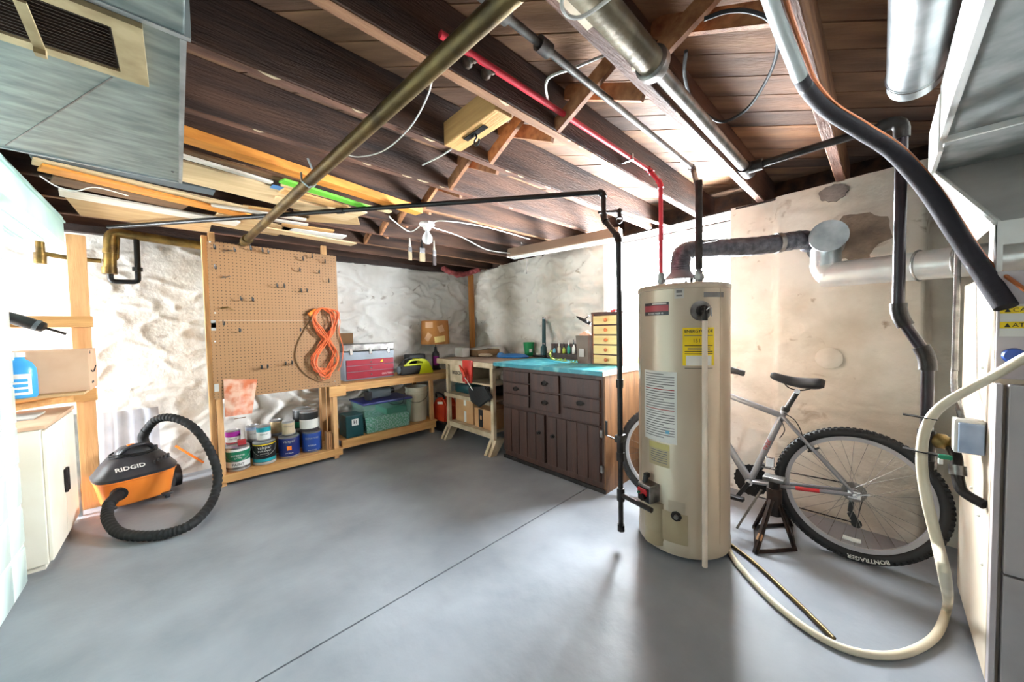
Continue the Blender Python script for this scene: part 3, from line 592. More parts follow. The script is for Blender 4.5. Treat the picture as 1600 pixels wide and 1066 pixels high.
M('pvc', S(226, 208, 190), .4); bm = B(); cyl(bm, V((c.x, c.y, .02))+dv*.045, V((c.x, c.y, zc-.045))+dv*.045, .0125, 16); fin('discharge_pipe', bm, 'pvc', wh, sm=True)
# gas control valve, burner cover
a = ha(1021); dv = V((math.cos(a), math.sin(a), 0)); sd = V((-dv.y, dv.x, 0)); zc = hz(768, 1021); c = HC+dv*HR
mx = face_mx(c+V((0, 0, zc)), sd, (0, 0, 1))
bm = B(); box(bm, (-.042, -.05, -.005), (.042, .045, .07), .005, mx); cv = fin('gas_control', bm, 'steel', wh)
bm = B(); box(bm, (-.038, -.046, .0702), (.036, .028, .073), .001, mx); fin('control_face', bm, 'black', cv)
bm = B(); box(bm, (-.034, -.014, .0732), (.026, .022, .077), .006, mx); fin('red_plate', bm, 'red', cv)
bm = B(); cyl(bm, mx @ V((.004, -.02, .073)), mx @ V((.004, -.02, .092)), .017, 16); fin('temperature_dial', bm, 'darkmetal', cv, sm=True)
bm = B(); cyl(bm, mx @ V((-.024, -.004, .077)), mx @ V((-.024, -.004, .086)), .008, 10); fin('pilot_button', bm, 'green', cv, sm=True)
bm = B(); cyl(bm, mx @ V((-.02, .04, .04)), mx @ V((-.02, .075, .03)), .014, 12); box(bm, (-.032, .065, .01), (-.01, .09, .04), .004, mx); fin('gas_inlet_plug', bm, 'black', cv, sm=True)
bm = wrap(patch(.14, .16, .09, 12), HC.x, HC.y, HR+.006, ha(1052)); fin('burner_cover', bm, 'heaterdark', wh)
bm = B(); lathe(bm, [(.065, .05), (.065, .13), (.0655, .132), (.065, .134), (.064, zc-.055)], 24, Matrix.Translation(HC+dv*(HR-.028))); fin('burner_shroud', bm, 'heaterdark', wh, sm=True)
bm = wrap(patch(.078, .135, hz(819, 1057), 8), HC.x, HC.y, HR+.003, ha(1057)); hp = fin('inspection_plate', bm, 'heaterskin', wh)
a2 = ha(1057); d2 = V((math.cos(a2), math.sin(a2), 0)); c2 = HC+d2*(HR+.003)+V((0, 0, hz(802, 1057)))
bm = B(); lathe(bm, [(.027, 0), (.027, .004), (.022, .006), (.0, .006)], 8, frame(c2, c2+d2)); fin('sight_window', bm, 'darkmetal', hp)
bm = B(); cyl(bm, c2+d2*.006, c2+d2*.018, .011, 10); fin('drain_cock', bm, 'steel', hp, sm=True)
# ---- white drain hose and copper tube on the floor
M('hose', S(226, 214, 190), .4, 0, S(206, 192, 162), 5)
hp_ = [px(1640, 545, 1.78), px(1600, 560, 1.80), px(1545, 592, 1.86), px(1475, 632, 1.84), px(1447, 668, 1.78), px(1440, 720, 1.72), px(1448, 780, 1.67), px(1465, 850, 1.63), px(1477, 905, 1.58)]
fl_ = [pz(1480, 948, .05), pz(1462, 993, .016), pz(1420, 1019, .013), pz(1370, 1024, .013), pz(1310, 1010, .013), pz(1250, 975, .013), pz(1195, 928, .013), pz(1150, 878, .013), pz(1135, 850, .013)]
bm = B(); tube(bm, cat(hp_+fl_, 8), .0135, 14); t = tag(fin('drain_hose', bm, 'hose', sm=True, org=fl_[2]), 'cream plastic drain hose looping from the furnace across the floor', 'hose')
for q, X in (((1440, 640+12), 1.80), ((1441, 706), 1.73)):
    c = px(q[0]+2, q[1], X); bm = B(); bar(bm, c+V((.0, .045, .003)), c+V((0, -.03, -.003)), .003, .028, (1, 0, 0)); fin('zip_tie', bm, 'black', t)
bm = B(); tube(bm, cat([pz(1135, 846, .011), pz(1175, 876, .011), pz(1225, 922, .011), pz(1270, 965, .012), pz(1303, 998, .014)], 8), .0085, 10); tag(fin('floor_tube', bm, 'bronze', sm=True), 'short brown tube lying on the floor beside the hose', 'tube')
# ============================================================ lumber stored under the joists
def lum(label, a, b, pw, z, th, mat, name='board'):
    A, Bq = pz(*a, z), pz(*b, z); A2 = pz(a[0], a[1]+pw, z); d = (Bq-A).normalized()
    w = abs((A2-A).dot(V((-d.y, d.x, 0))))
    bm = B(); bar(bm, A+V((0, 0, th/2)), Bq+V((0, 0, th/2)), w, th, (0, 0, 1), .0015)
    return tag(fin(name, bm, mat), label, 'lumber', 'lumber stored under the joists')
M('greenstrip', S(110, 200, 60), .5); M('bluetape', S(84, 140, 196), .5); M('slate', S(84, 92, 96), .6); wood('ply', (206, 172, 124), (180, 142, 98), 'x', .65, 3, .2)
wood('whiteboard', (226, 216, 202), (202, 188, 170), 'x')
lum('bright orange pine two by four in front of the other stored lumber', (200, 190), (655, 335), 13, 2.013, 0.042, 'orange_x')
lum('dark brown stick behind the orange two by four', (200, 213), (468, 290), 7, 2.0265, 0.012, 'brown_x')
lum('pale narrow lath above the widest plank', (200, 221), (425, 287), 5, 2.012, 0.012, 'whiteboard')
pl = lum('widest pale plank with a strip of blue tape', (200, 247), (556, 340), 30, 2.0265, 0.012, 'pale_x')
a, b = pz(424, 291, 2.0255), pz(452, 298, 2.0255); bm = B(); bar(bm, a, b, .06, .0016); fin('blue_tape', bm, 'bluetape', pl)
lum('slate grey strip below the big duct edge', (45, 242), (335, 302), 11, 2.041, 0.012, 'slate')
lum('pinkish pine board beside the slate strip', (50, 253), (384, 328), 9, 2.0265, 0.012, 'pale_x')
lum('long orange stick ending above the pegboard post', (62, 263), (394, 341), 10, 2.012, 0.012, 'orange_x')
lum('dark weathered board near the back wall', (80, 281), (290, 325), 12, 2.0265, 0.012, 'brown_x')
lum('white painted board near the back wall', (92, 302), (372, 351), 9, 2.012, 0.012, 'whiteboard')
lum('broad brown plywood sheet nearest the back wall', (112, 321), (330, 352), 27, 2.041, 0.012, 'ply')
lum('pale plywood offcut above the pegboard', (330, 342), (445, 363), 18, 2.0265, 0.012, 'ply')
lum('tan lath ending over the pegboard centre', (380, 325), (483, 340), 5, 2.041, 0.012, 'pine_x')
lum('thin white trim stick over the pegboard', (330, 322), (478, 345), 3, 2.012, 0.012, 'whiteboard')
lum('thin white trim stick just below the first', (395, 340), (481, 353), 3, 2.012, 0.012, 'whiteboard')
lum('pine lath over the right side of the pegboard', (440, 352), (521, 363), 4, 2.0265, 0.012, 'pine_x')
lum('white corner bead lying over the right pegboard post', (440, 357), (538, 372), 6, 2.0265, 0.012, 'white')
lum('longest pale board end over the right pegboard post', (400, 357), (553, 383), 6, 2.012, 0.012, 'pale_x')
lum('bright green strip beside the orange two by four', (440, 284), (578, 327), 7, 2.012, 0.012, 'greenstrip')
lum('tan lath alongside the green strip', (440, 290), (610, 333), 4, 2.0265, 0.012, 'pale_x')
lum('square ended tan stick below the green strip', (440, 299), (540, 326), 8, 2.012, 0.012, 'pine_x')
lum('light stick ending at the black gas pipe', (430, 310), (525, 330), 4, 2.012, 0.012, 'pale_x')
lum('thin plywood scrap behind the black gas pipe', (465, 338), (560, 345), 14, 2.041, 0.012, 'ply')
# ============================================================ left side
t = E('cast_drain', 'old brass drain pipes with a black U trap on the back wall', 'pipe', (-.3, 4.1, 1.6))
Yp = 4.08
bentpart('drain_bend', [(.30, Yp, 1.985), py(172, 362, Yp)+V((0, 0, 0)), py(172, 425, Yp)], .036, 'brass', t)
bm = B(); a = py(171, 418, Yp); cyl(bm, a, a+V((0, 0, -.05)), .042); fin('joint_collar', bm, 'brass', t, sm=True); bm = B(); cyl(bm, py(172, 396, Yp), py(172, 390, Yp), .041); fin('joint_collar', bm, 'brass', t, sm=True)
bentpart('trap_pipe', [py(172, 425, Yp), py(173, 440, Yp), py(216, 441, Yp), py(213, 370, Yp)], .018, 'blackmetal', t)
bm = B(); a = py(215, 424, Yp); cyl(bm, a, a+V((0, 0, .03)), .03, 8); fin('trap_nut', bm, 'blackmetal', t, sm=True)
bentpart('vent_pipe', [py(184, 366, Yp), py(183, 405, Yp), py(160, 408, Yp)], .012, 'brass', t)
t = E('wall_valve', 'corroded valve and pipe on the back wall behind the pale duct', 'pipe', (-.7, 4.1, 1.7))
bm = B(); cyl(bm, py(62, 372, Yp), py(64, 412, Yp), .022); cyl(bm, py(63, 395, Yp), py(63, 412, Yp), .03, 10); fin('valve_body', bm, 'brass', t, sm=True)
bm = B(); tube(bm, [py(66, 396, Yp), py(100, 402, Yp), py(158, 408, Yp)], .016, 10); fin('branch_pipe', bm, 'brass', t, sm=True)
# timber rack at left
t = E('timber_rack', 'rough pine rack of posts and rails at the left wall', 'rack', (-.48, 3.88, 0))
bm = B(); box(bm, (-.530, 3.855, 0), (-.445, 3.895, 1.93), .002); fin('post', bm, 'pine_z', t)
z = py(80, 503, 3.85).z; bm = B(); box(bm, (-1.2, 3.815, z-.038), (-.43, 3.855, z+.038), .002); fin('upper_rail', bm, 'pine_x', t)
z = .862-.045; bm = B(); box(bm, (-1.2, 3.815, z-.045), (-.43, 3.855, z+.04), .002); fin('lower_rail', bm, 'pine_x', t)
bm = B(); prism(bm, [(-.56, 3.81, .785), (-.56, 3.81, .825), (-1.0, 3.25, .825), (-1.0, 3.25, .785)], (.03, -.02, 0)); fin('brace', bm, 'pine_x', t)
bm = B(); box(bm, (-1.2, 3.45, .857), (-.44, 3.855, .872), .001); fin('shelf_board', bm, 'ply', t)
# cardboard box on the rack
t = E('cardboard_box', 'large pale cardboard box with black arrow print on the left rack', 'box', (-.65, 3.7, .872))
bm = B(); box(bm, (-1.05, 3.55, .873), (-.425, 3.84, 1.14), .003); fin('carton', bm, 'cardboard_pale', t)
bm = B(); box(bm, (-1.05, 3.69, 1.1402), (-.425, 3.70, 1.1415)); fin('flap_seam', bm, 'cardboard_dark', t)
bm = B(); tube(bm, cat([(-.424, 3.60, 1.0), (-.424, 3.68, .985), (-.424, 3.78, 1.02)], 6), .006, 6, flat=.3); prism(bm, [(-.4245, 3.58, 1.11), (-.4245, 3.62, 1.11), (-.4245, 3.61, 1.13)], (.001, 0, 0)); box(bm, (-.4249, 3.62, .91), (-.424, 3.70, .925)); fin('printed_arrow', bm, 'ink', t)
# blue detergent bottle
c = py(34, 628, 3.44); c.z = .873
t = E('detergent_bottle', 'blue plastic jug with white label at the left edge', 'bottle', c); M('bluejug', S(70, 160, 215), .35, 0, S(50, 140, 205), 4)
bm = B(); lathe(bm, [(.055, 0), (.062, .01), (.062, .13), (.060, .17), (.045, .205), (.022, .225), (.02, .24), (0, .24)], 24, Matrix.Translation(c), 1, .7); fin('bottle_body', bm, 'bluejug', t, sm=True)
bm = B(); cyl(bm, c+V((0, 0, .238)), c+V((0, 0, .265)), .024, 16); fin('cap', bm, 'white', t, sm=True)
bm = wrap(patch(.10, .12, .02, 10), c.x, c.y, .0635, -PI/2); 
for v in bm.verts: v.co.y = c.y+(v.co.y-c.y)*.7; v.co.z += c.z
lb = fin('bottle_label', bm, 'paper', t)
for k in range(3):
    bm = wrap(patch(.07, .018, .035+.03*k, 8), c.x, c.y, .0642, -PI/2)
    for v in bm.verts: v.co.y = c.y+(v.co.y-c.y)*.7; v.co.z += c.z
    fin('label_print', bm, 'bluejug', lb)
# folded umbrella
t = E('umbrella', 'black folded umbrella lying across the upper rack rail', 'umbrella', (-.65, 3.79, 1.38))
a, b = py(0, 492, 3.775), py(72, 513, 3.775)
bm = B(); tube(bm, [a.lerp(b, s) for s in (0, .2, .4, .6, .8, .95, 1)], [.032, .034, .036, .036, .034, .032, .015], 12); fin('folded_canopy', bm, 'black', t, sm=True)
bm = B(); cyl(bm, b, b+(b-a).normalized()*.09, .008, 10); fin('shaft', bm, 'darkmetal', t, sm=True)
bm = B(); d = (b-a).normalized(); cyl(bm, b-d*.05, b-d*.03, .0365, 12); fin('strap', bm, 'slate', t, sm=True)
# white low cabinet
M('creamwhite', S(240, 234, 218), .45, 0, S(230, 220, 198), 3)
t = E('white_cabinet', 'low cream white cabinet with two doors beside the partition', 'cabinet', (-.75, 3.34, 0))
bm = B(); box(bm, (-1.0, 3.005, .03), (-.536, 3.69, .745), .003); fin('carcass', bm, 'creamwhite', t)
bm = B(); box(bm, (-1.0, 3.02, 0), (-.55, 3.68, .03)); fin('plinth', bm, 'creamwhite', t)
bm = B(); box(bm, (-1.02, 2.99, .745), (-.515, 3.70, .765), .003); fin('cabinet_top', bm, 'cardboard_pale', t)
for k in (0, 1):
    y0 = 3.012+k*.34; bm = B(); box(bm, (-.535, y0, .04), (-.52, y0+.332, .735), .003); d = fin('door', bm, 'creamwhite', t)
    yh = 3.33 if k == 0 else 3.372; bm = B(); box(bm, (-.519, yh-.012, .30), (-.505, yh+.012, .44), .005); fin('handle', bm, 'darkmetal', d)
t = tag(fin('folded_papers', box(B(), (-.86, 3.25, .7655), (-.60, 3.5, .774), .001), 'paper_grey'), 'grey papers lying on the white cabinet', 'papers')
bm = B(); box(bm, (-.535, 3.735, .0), (-.515, 3.755, .70), .002); 
t = tag(fin('metal_strip', bm, 'galv', org=(-.525, 3.745, .0)), 'upright metal strip leaning beside the white cabinet', 'strip')
# plastic sheet leaning on the wall
M('clearfilm', S(214, 218, 232), .15, .0, S(190, 196, 216), 8, alpha=.75)
bm = B()
g = [[bm.verts.new(V((py(155+ (250-155)*i/10, 690, 4.10).x, 4.13-.012*math.sin(i*2.4)-.06*(1-j/6), .03+.60*j/6))) for j in range(7)] for i in range(11)]
for i in range(10):
    for j in range(6): bm.faces.new((g[i][j], g[i+1][j], g[i+1][j+1], g[i][j+1]))
tag(fin('plastic_sheet', bm, 'clearfilm', sm=True, ang=3), 'translucent wrapped panel leaning on the wall behind the vacuum', 'panel')
# ============================================================ wet dry vacuum
vc = V((-.265, 3.80, 0))
M('vacorange', S(244, 142, 56), .42, 0, S(236, 128, 44), 4); M('vacblack', S(34, 34, 38), .42, 0, S(50, 50, 56), 9)
t = E('shop_vacuum', 'orange and black wet dry vacuum with a thick black hose', 'vacuum', vc, rad(14))
def sq(n=40, a=.21, b=.17, e=3.2): return [(a*math.copysign(abs(math.cos(k*2*PI/n))**(2/e), math.cos(k*2*PI/n)), b*math.copysign(abs(math.sin(k*2*PI/n))**(2/e), math.sin(k*2*PI/n))) for k in range(n)]
def loft(bm, secs, n=40):
    R = []
    for (a, b, z, ox, oy) in secs: R.append([bm.verts.new((x+ox, y+oy, z)) for x, y in sq(n, a, b)])
    for A, C_ in zip(R, R[1:]):
        for k in range(n): bm.faces.new((A[k], A[(k+1) % n], C_[(k+1) % n], C_[k]))
    bm.faces.new(R[0][::-1]); bm.faces.new(R[-1]); return bm
bm = loft(B(), [(.165, .135, .03, 0, 0), (.175, .145, .036, 0, 0), (.205, .172, .20, 0, 0), (.212, .178, .205, 0, 0), (.212, .178, .215, 0, 0)]); fin('tub', bm, 'vacorange', t, sm=True, local=True)
bm = loft(B(), [(.214, .18, .215, 0, 0), (.216, .182, .235, 0, 0), (.20, .168, .255, 0, 0), (.165, .135, .31, .0, .01), (.135, .105, .345, 0, .015), (.12, .09, .352, 0, .015)]); fin('lid', bm, 'vacblack', t, sm=True, local=True)
bm = loft(B(), [(.10, .075, .35, .0, .015), (.095, .07, .385, 0, .015), (.07, .05, .41, 0, .015), (.05, .03, .415, 0, .015)]); fin('motor_cover', bm, 'vacblack', t, sm=True, local=True)
bm = B(); tube(bm, cat([(-.09, -.03, .34), (-.06, -.06, .40), (.0, -.065, .425), (.07, -.05, .41), (.10, -.02, .35)], 6), .013, 10); fin('carry_handle', bm, 'vacblack', t, sm=True, local=True)
bm = B(); box(bm, (-.035, -.012, .415), (.005, .02, .425), .004); fin('power_button', bm, 'orange', t, local=True)
for k in range(3):
    bm = B(); tube(bm, [V((.125*math.cos(a), .10*math.sin(a)+.015, .345+.012*k+.006*math.sin(3*a+k))) for a in [j*2*PI/28 for j in range(28)]], .0045, 6, closed=True); fin('wound_cord', bm, 'black', t, sm=True, local=True)
M('vent', S(70, 70, 74), .5)
for k in range(5):
    bm = B(); box(bm, (.07+.022*k, -.150+.012*k, .268+.005*k), (.078+.022*k, -.125+.012*k, .30+.005*k)); fin('vent_slot', bm, 'vent', t, local=True)
bm = text_bm('RIDGID', .045, bold=.001); bmesh.ops.transform(bm, matrix=face_mx((-.05, -.154, .292), (1, 0, 0), (0, .75, .66)), verts=bm.verts); fin('lettering', bm, 'paper', t, local=True)
for x, y in ((.13, -.15), (-.15, -.13), (-.15, .15)):
    bm = B(); cyl(bm, (x-.01, y, .022), (x+.012, y, .022), .022, 14); box(bm, (x-.03, y-.02, .025), (x+.03, y+.02, .045), .006); fin('caster', bm, 'vacblack', t, sm=True, local=True)
bm = B(); cyl(bm, (.205, .03, .10), (.245, .03, .10), .085, 28); fin('big_wheel', bm, 'vacblack', t, sm=True, local=True)
inl = V((-.115, -.176, .135)); bm = B(); cyl(bm, inl+V((0, .02, 0)), inl+V((0, -.02, 0)), .042, 20); fin('inlet_port', bm, 'black', t, sm=True, local=True)
iw = W[t] @ inl; top = W[t] @ V((.06, .03, .40))
hs = [top, top+V((0, 0, .07)), py(243, 657, 3.76), py(270, 653, 3.68), py(302, 668, 3.58), py(326, 700, 3.47), py(340, 740, 3.36), py(333, 780, 3.24)]
h2 = [pz(305, 815, .05), pz(268, 832, .034), pz(225, 838, .034), pz(185, 832, .04), py(168, 810, 3.34), py(170, 790, 3.46), iw+V((-.02, -.08, -.005)), iw+V((0, .01, 0))]
hh = cat(hs+h2, 22); bm = B(); tube(bm, hh, [.0275+(.0020 if (i//2) % 2 else -.0014) for i in range(len(hh))], 14); fin('hose', bm, 'rubber', t, sm=True, ang=.45)
bm = B(); tube(bm, hh[:30], .031, 14); fin('hose_cuff', bm, 'rubber', t, sm=True); bm = B(); tube(bm, hh[-44:], .033, 14); fin('hose_cuff', bm, 'rubber', t, sm=True)
bm = B(); bar(bm, (-.05, 4.04, .30), (.12, 4.0, .12), .016, .012); tag(fin('level_tool', bm, 'orange'), 'orange stick leaning behind the vacuum', 'tool')
# ============================================================ pegboard rack
M('pegwood', S(205, 160, 106), .6)
m = bpy.data.materials.new('pegboard'); m.use_nodes = True; N = m.node_tree.nodes; L = m.node_tree.links; b = N['Principled BSDF']; b.inputs['Roughness'].default_value = .6
tc = N.new('ShaderNodeTexCoord'); sp = N.new('ShaderNodeSeparateXYZ'); L.new(tc.outputs['Object'], sp.inputs[0])
def mth(op, a, bb=None):
    n = N.new('ShaderNodeMath'); n.operation = op
    for i, v in enumerate((a, bb)):
        if v is None: continue
        if isinstance(v, (int, float)): n.inputs[i].default_value = v
        else: L.new(v, n.inputs[i])
    return n.outputs[0]
dx = mth('SUBTRACT', mth('FRACT', mth('MULTIPLY', sp.outputs[0], 39.37)), .5); dz = mth('SUBTRACT', mth('FRACT', mth('MULTIPLY', sp.outputs[2], 39.37)), .5)
rr = mth('SQRT', mth('ADD', mth('MULTIPLY', dx, dx), mth('MULTIPLY', dz, dz))); hole = mth('LESS_THAN', rr, .15)
mixn = N.new('ShaderNodeMixRGB'); mixn.inputs[1].default_value = S(150, 110, 72); mixn.inputs[2].default_value = S(70, 44, 26); L.new(hole, mixn.inputs[0]); L.new(mixn.outputs[0], b.inputs['Base Color']); MATS['pegboard'] = m
PY = 3.60; pk = E('pegboard_rack', 'tan pegboard on a pine frame with a low shelf for paint cans', 'pegboard', (.66, 3.75, 0))
PX0, PX1, PZ0, PZ1 = .19, 1.125, .705, 1.945; zm = (PZ0+PZ1)/2
for z0, z1 in ((PZ0, zm-.0006), (zm+.0006, PZ1)):
    bm = B(); box(bm, (PX0, PY, z0), (PX1, PY+.006, z1)); fin('pegboard_panel', bm, 'pegboard', pk)
for x0, y0 in ((.20, PY+.007), (1.05, PY+.007), (.195, 3.98), (1.05, 3.98)):
    bm = B(); box(bm, (x0, y0, 0), (x0+.04, y0+.085, 2.0 if y0 > 3.9 else (2.02 if x0 < 1 else .70)), .002); fin('post', bm, 'pine_z', pk)
bm = B(); box(bm, (1.0, PY+.008, 0.7), (1.045, PY+.04, 2.03), .002); fin('post', bm, 'pine_z', pk)
bm = B(); box(bm, (.16, PY+.03, .0), (.195, PY+.12, 1.99), .002); fin('side_stud', bm, 'pine_z', pk)
bm = B(); box(bm, (.20, PY-.01, .03), (1.12, PY+.006, .095), .002); fin('front_rail', bm, 'pine_x', pk)
bm = B(); box(bm, (.20, PY+.0065, .078), (1.12, 4.06, .094), .001); fin('shelf_board', bm, 'pine_x', pk)
bm = B(); box(bm, (1.02, PY-.008, .60), (1.17, PY+.006, .70), .002); fin('gusset', bm, 'pine_x', pk)
for z in (.80, 1.30, 1.28):
    bm = B(); box(bm, (PX0+.002, PY-.003, z-.03), (PX0+.03, PY-.0005, z+.03)); fin('metal_plate', bm, 'paper_grey', pk)
for q in ((328, 378), (336, 489), (521, 514), (336, 534), (523, 596)):
    c = py(*q, PY-.002); bm = B(); ball(bm, c, .006, n=8); fin('screw', bm, 'white', pk, sm=True)
# hooks
hk = [(337, 389), (368, 393), (393, 391), (411, 394), (420, 396), (474, 407), (488, 403), (508, 411), (338, 420), (469, 424), (499, 427), (514, 441), (434, 449), (445, 449), (471, 456), (480, 456), (378, 469), (396, 470), (351, 507), (376, 518), (470, 517), (514, 516), (410, 575), (419, 574), (447, 569), (457, 568)]
bm = B(); tube(bm, [(0, 0, .020), (0, -.004, .020), (0, -.005, 0), (-.006, -.024, -.006), (-.012, -.042, -.002), (-.013, -.047, .028)], .0042, 6)
src = None
rows = ((380, 415, 'topmost'), (415, 445, 'second'), (445, 462, 'third'), (462, 475, 'fourth'), (500, 520, 'fifth'), (560, 580, 'lowest'))
ORD = ('first', 'second', 'third', 'fourth', 'fifth', 'sixth', 'seventh', 'eighth')
for q in hk:
    rw_ = [r for r in rows if r[0] <= q[1] < r[1]][0]; mates = sorted(h[0] for h in hk if rw_[0] <= h[1] < rw_[1])
    c = py(*q, PY-.001)
    if src is None: o = src = fin('pegboard_hook', bm, 'black', sm=True, org=(0, 0, 0))
    else: o = src.copy(); COL.objects.link(o)
    o.location = c; tag(o, 'black pegboard hook, '+ORD[mates.index(q[0])]+' from the left in the '+rw_[2]+' row of hooks', 'hook', 'empty hooks on the pegboard')
for q in ((353, 434), (355, 393)):
    c = py(*q, PY-.001); bm = B(); tube(bm, [c, c+V((-.02, -.02, .008))], .003, 6); tube(bm, [c+V((.03, -.012, .012)), c+V((-.03, -.014, -.008))], .0025, 6); tag(fin('wire_clip', bm, 'steel', sm=True), 'bent wire clip on the '+('left side' if q[1] > 400 else 'top left')+' of the pegboard', 'clip')
c = py(352, 481, PY-.012); bm = B(); tube(bm, [c+V((-.03, 0, -.006)), c+V((.02, 0, .004))], .006, 8); tube(bm, [c+V((.01, -.004, .01)), c+V((.05, -.004, -.02))], .003, 6); tag(fin('spring_clip', bm, 'brass', sm=True), 'small brass clip with pale stick on the pegboard', 'clip')
# orange extension cord
M('cordorange', S(232, 112, 62), .5)
t = E('extension_cord', 'coiled orange extension cord hanging on the pegboard', 'cord', py(510, 540, PY-.03))
rnd = random.Random(11); pts = []
for k in range(12):
    dx_ = rnd.uniform(-6, 6); lift = .012+.004*k
    ring = [(507+dx_, 482), (522+rnd.uniform(-9, 8), 492+rnd.uniform(-4, 6)), (520+rnd.uniform(-4, 4), 515), (504+rnd.uniform(-9, 9), 535), (488+rnd.uniform(-3, 9), 558), (492+rnd.uniform(-3, 6), 576+rnd.uniform(-3, 3)), (510+rnd.uniform(-6, 6), 578+rnd.uniform(-8, 16)), (524+rnd.uniform(-9, 4), 566), (520+rnd.uniform(-4, 6), 545), (502+rnd.uniform(-8, 8), 520), (491+rnd.uniform(-3, 3), 500), (496+rnd.uniform(-3, 3), 486)]
    pts += [py(x, y, PY-lift-rnd.uniform(0, .008)) for x, y in ring]
bm = B(); tube(bm, cat(pts, 5), .0042, 6); fin('coil', bm, 'cordorange', t, sm=True)
bm = B(); tube(bm, cat([py(*q, PY-.02) for q in ((524, 485), (531, 500), (530, 520), (536, 545), (533, 570), (528, 580))], 6), .0042, 6); fin('loose_strand', bm, 'cordorange', t, sm=True)
bm = B(); a, b = py(482, 492, PY-.03), py(494, 484, PY-.03); bar(bm, a, b, .035, .03, bev=.006); fin('plug', bm, 'orange', t)
bm = B(); tube(bm, cat([py(*q, PY-.008) for q in ((488, 495), (476, 515), (464, 540), (462, 562), (474, 582), (495, 595), (515, 598))], 7), .0042, 6); fin('dark_strand', bm, 'cardboard_dark', t, sm=True)
# bag hanging at lower left of the pegboard
M('orangebag', S(206, 112, 74), .3, 0, S(226, 180, 156), 12, alpha=.85, lo=.4, hi=.6)
t = E('plastic_bag', 'crinkled orange plastic bag hanging below the pegboard', 'bag', py(372, 640, PY-.03))
bm = B(); co = [(349, 593), (402, 592), (398, 620), (392, 645), (348, 650)]
g = []
for i in range(11):
    s = i/10; row = []
    for j in range(11):
        u = j/10; top_ = V((349+53*s, 593, 0)); bot_ = V((352+42*s, 652-6*s, 0)); q = top_.lerp(bot_, u)
        row.append(bm.verts.new(py(q.x, q.y, PY-.012-.035*math.sin(s*PI)*u-.010*noise.noise(V((s*7, u*6, 2))))))
    g.append(row)
for i in range(10):
    for j in range(10): bm.faces.new((g[i][j], g[i+1][j], g[i+1][j+1], g[i][j+1]))
fin('bag_front', bm, 'orangebag', t, sm=True, ang=.3)
bm = B(); a = py(366, 655, PY-.03); b = py(384, 652, PY-.03); bar(bm, a, b, .004, .006); fin('bag_seam', bm, 'cardboard_dark', t)
# ============================================================ paint cans
M('tin', S(190, 190, 192), .28, .85, S(150, 150, 154), 8)
def can(label, q, R, H, z, Y, body, bands=(), words=(), handle=True, lid='tin', rz=0):
    c = py(q, 700, Y); c.z = z
    t = E('paint_can', label, 'paint can', c, group='paint cans on the pegboard shelf'); mx = Matrix.Translation(c)
    bm = B(); lathe(bm, [(R-.003, 0), (R, .003), (R, .008), (R-.002, .01), (R-.002, H-.010), (R, H-.008), (R, H-.002), (R-.003, H)], 32, mx); fin('can_body', bm, 'tin', t, sm=True)
    bm = B(); lathe(bm, [(R-.010, H-.004), (R-.012, H-.007), (0, H-.007)], 32, mx); lathe(bm, [(R-.004, H-.001), (R-.004, H+.002), (R-.012, H+.002), (R-.014, H-.006), (0, H-.006)], 32, mx); fin('lid', bm, lid, t, sm=True)
    bm = B(); lathe(bm, [(R-.001, .012), (R-.0005, .013), (R-.0005, H-.014), (R-.001, H-.013)], 32, mx); lb = fin('paper_label', bm, body, t, sm=True)
    fa = math.atan2(-c.y, -c.x)
    for (z0, h, mt) in bands: bm = B(); lathe(bm, [(R+.0002, z0*H), (R+.0002, (z0+h)*H)], 32, mx); fin('label_band', bm, mt, lb, sm=True)
    for (s, size, zz, mt) in words:
        bm = text_bm(s, size, ext=.0002)
        for v in bm.verts: v.co.y += zz*H
        wrap(bm, 0, 0, R+.0006, fa); bmesh.ops.transform(bm, matrix=mx, verts=bm.verts); fin('lettering', bm, mt, lb)
    if handle:
        bm = B(); sx = V((-math.sin(fa), math.cos(fa), 0)); fr = V((math.cos(fa), math.sin(fa), 0))
        tube(bm, [c+sx*(R+.003)*math.cos(a)+fr*(R*.95*abs(math.sin(a))+.004)+V((0, 0, H*.82-R*.95*math.sin(a))) for a in [k*PI/16 for k in range(17)]], .0018, 6); fin('bail_handle', bm, 'steel', t, sm=True)
    return t
zs = .095
can('gallon paint can with green label at the left end of the shelf', 371, .083, .192, zs, 3.70, 'white', ((.42, .42, 'green'), (.08, .10, 'steel')), (('INTERIOR', .022, .66, 'paper'), ('SATIN', .018, .55, 'paper'), ('PAINT', .03, .28, 'ink')))
can('gallon paint can with black label and wire handle', 413, .083, .192, zs, 3.70, 'black', ((.03, .10, 'paper_grey'), (.15, .13, 'teal'), (.88, .04, 'yellow')), (('valspar', .036, .78, 'paper'), ('DURAMAX', .020, .62, 'paper'), ('EXTERIOR', .014, .5, 'paper_grey')))
can('gallon paint can with navy label and small square emblem', 452, .083, .192, zs, 3.72, 'navy', ((.02, .09, 'tin'),), (('valspar', .034, .80, 'paper_grey'), ('\u25a0', .05, .47, 'orange'), ('INTERIOR', .014, .25, 'paper')), handle=False)
can('gallon paint can with royal blue label under the spattered can', 488, .083, .192, zs, 3.74, 'blue', ((.0, .06, 'tin'),), (('SIGNATURE', .022, .70, 'paper_grey'), ('INTERIOR', .016, .35, 'paper'), ('SEMI-GLOSS', .014, .12, 'paper')), handle=False)
can('spattered white gallon can standing on the royal blue can', 484.5, .078, .185, zs+.195, 3.75, 'paper', ((.62, .34, 'black'), (.02, .14, 'labeldark')), (), handle=False)
can('dark gallon can behind the spattered can', 474, .08, .19, zs+.19, 3.93, 'black', ((.1, .3, 'green'),), (), handle=False)
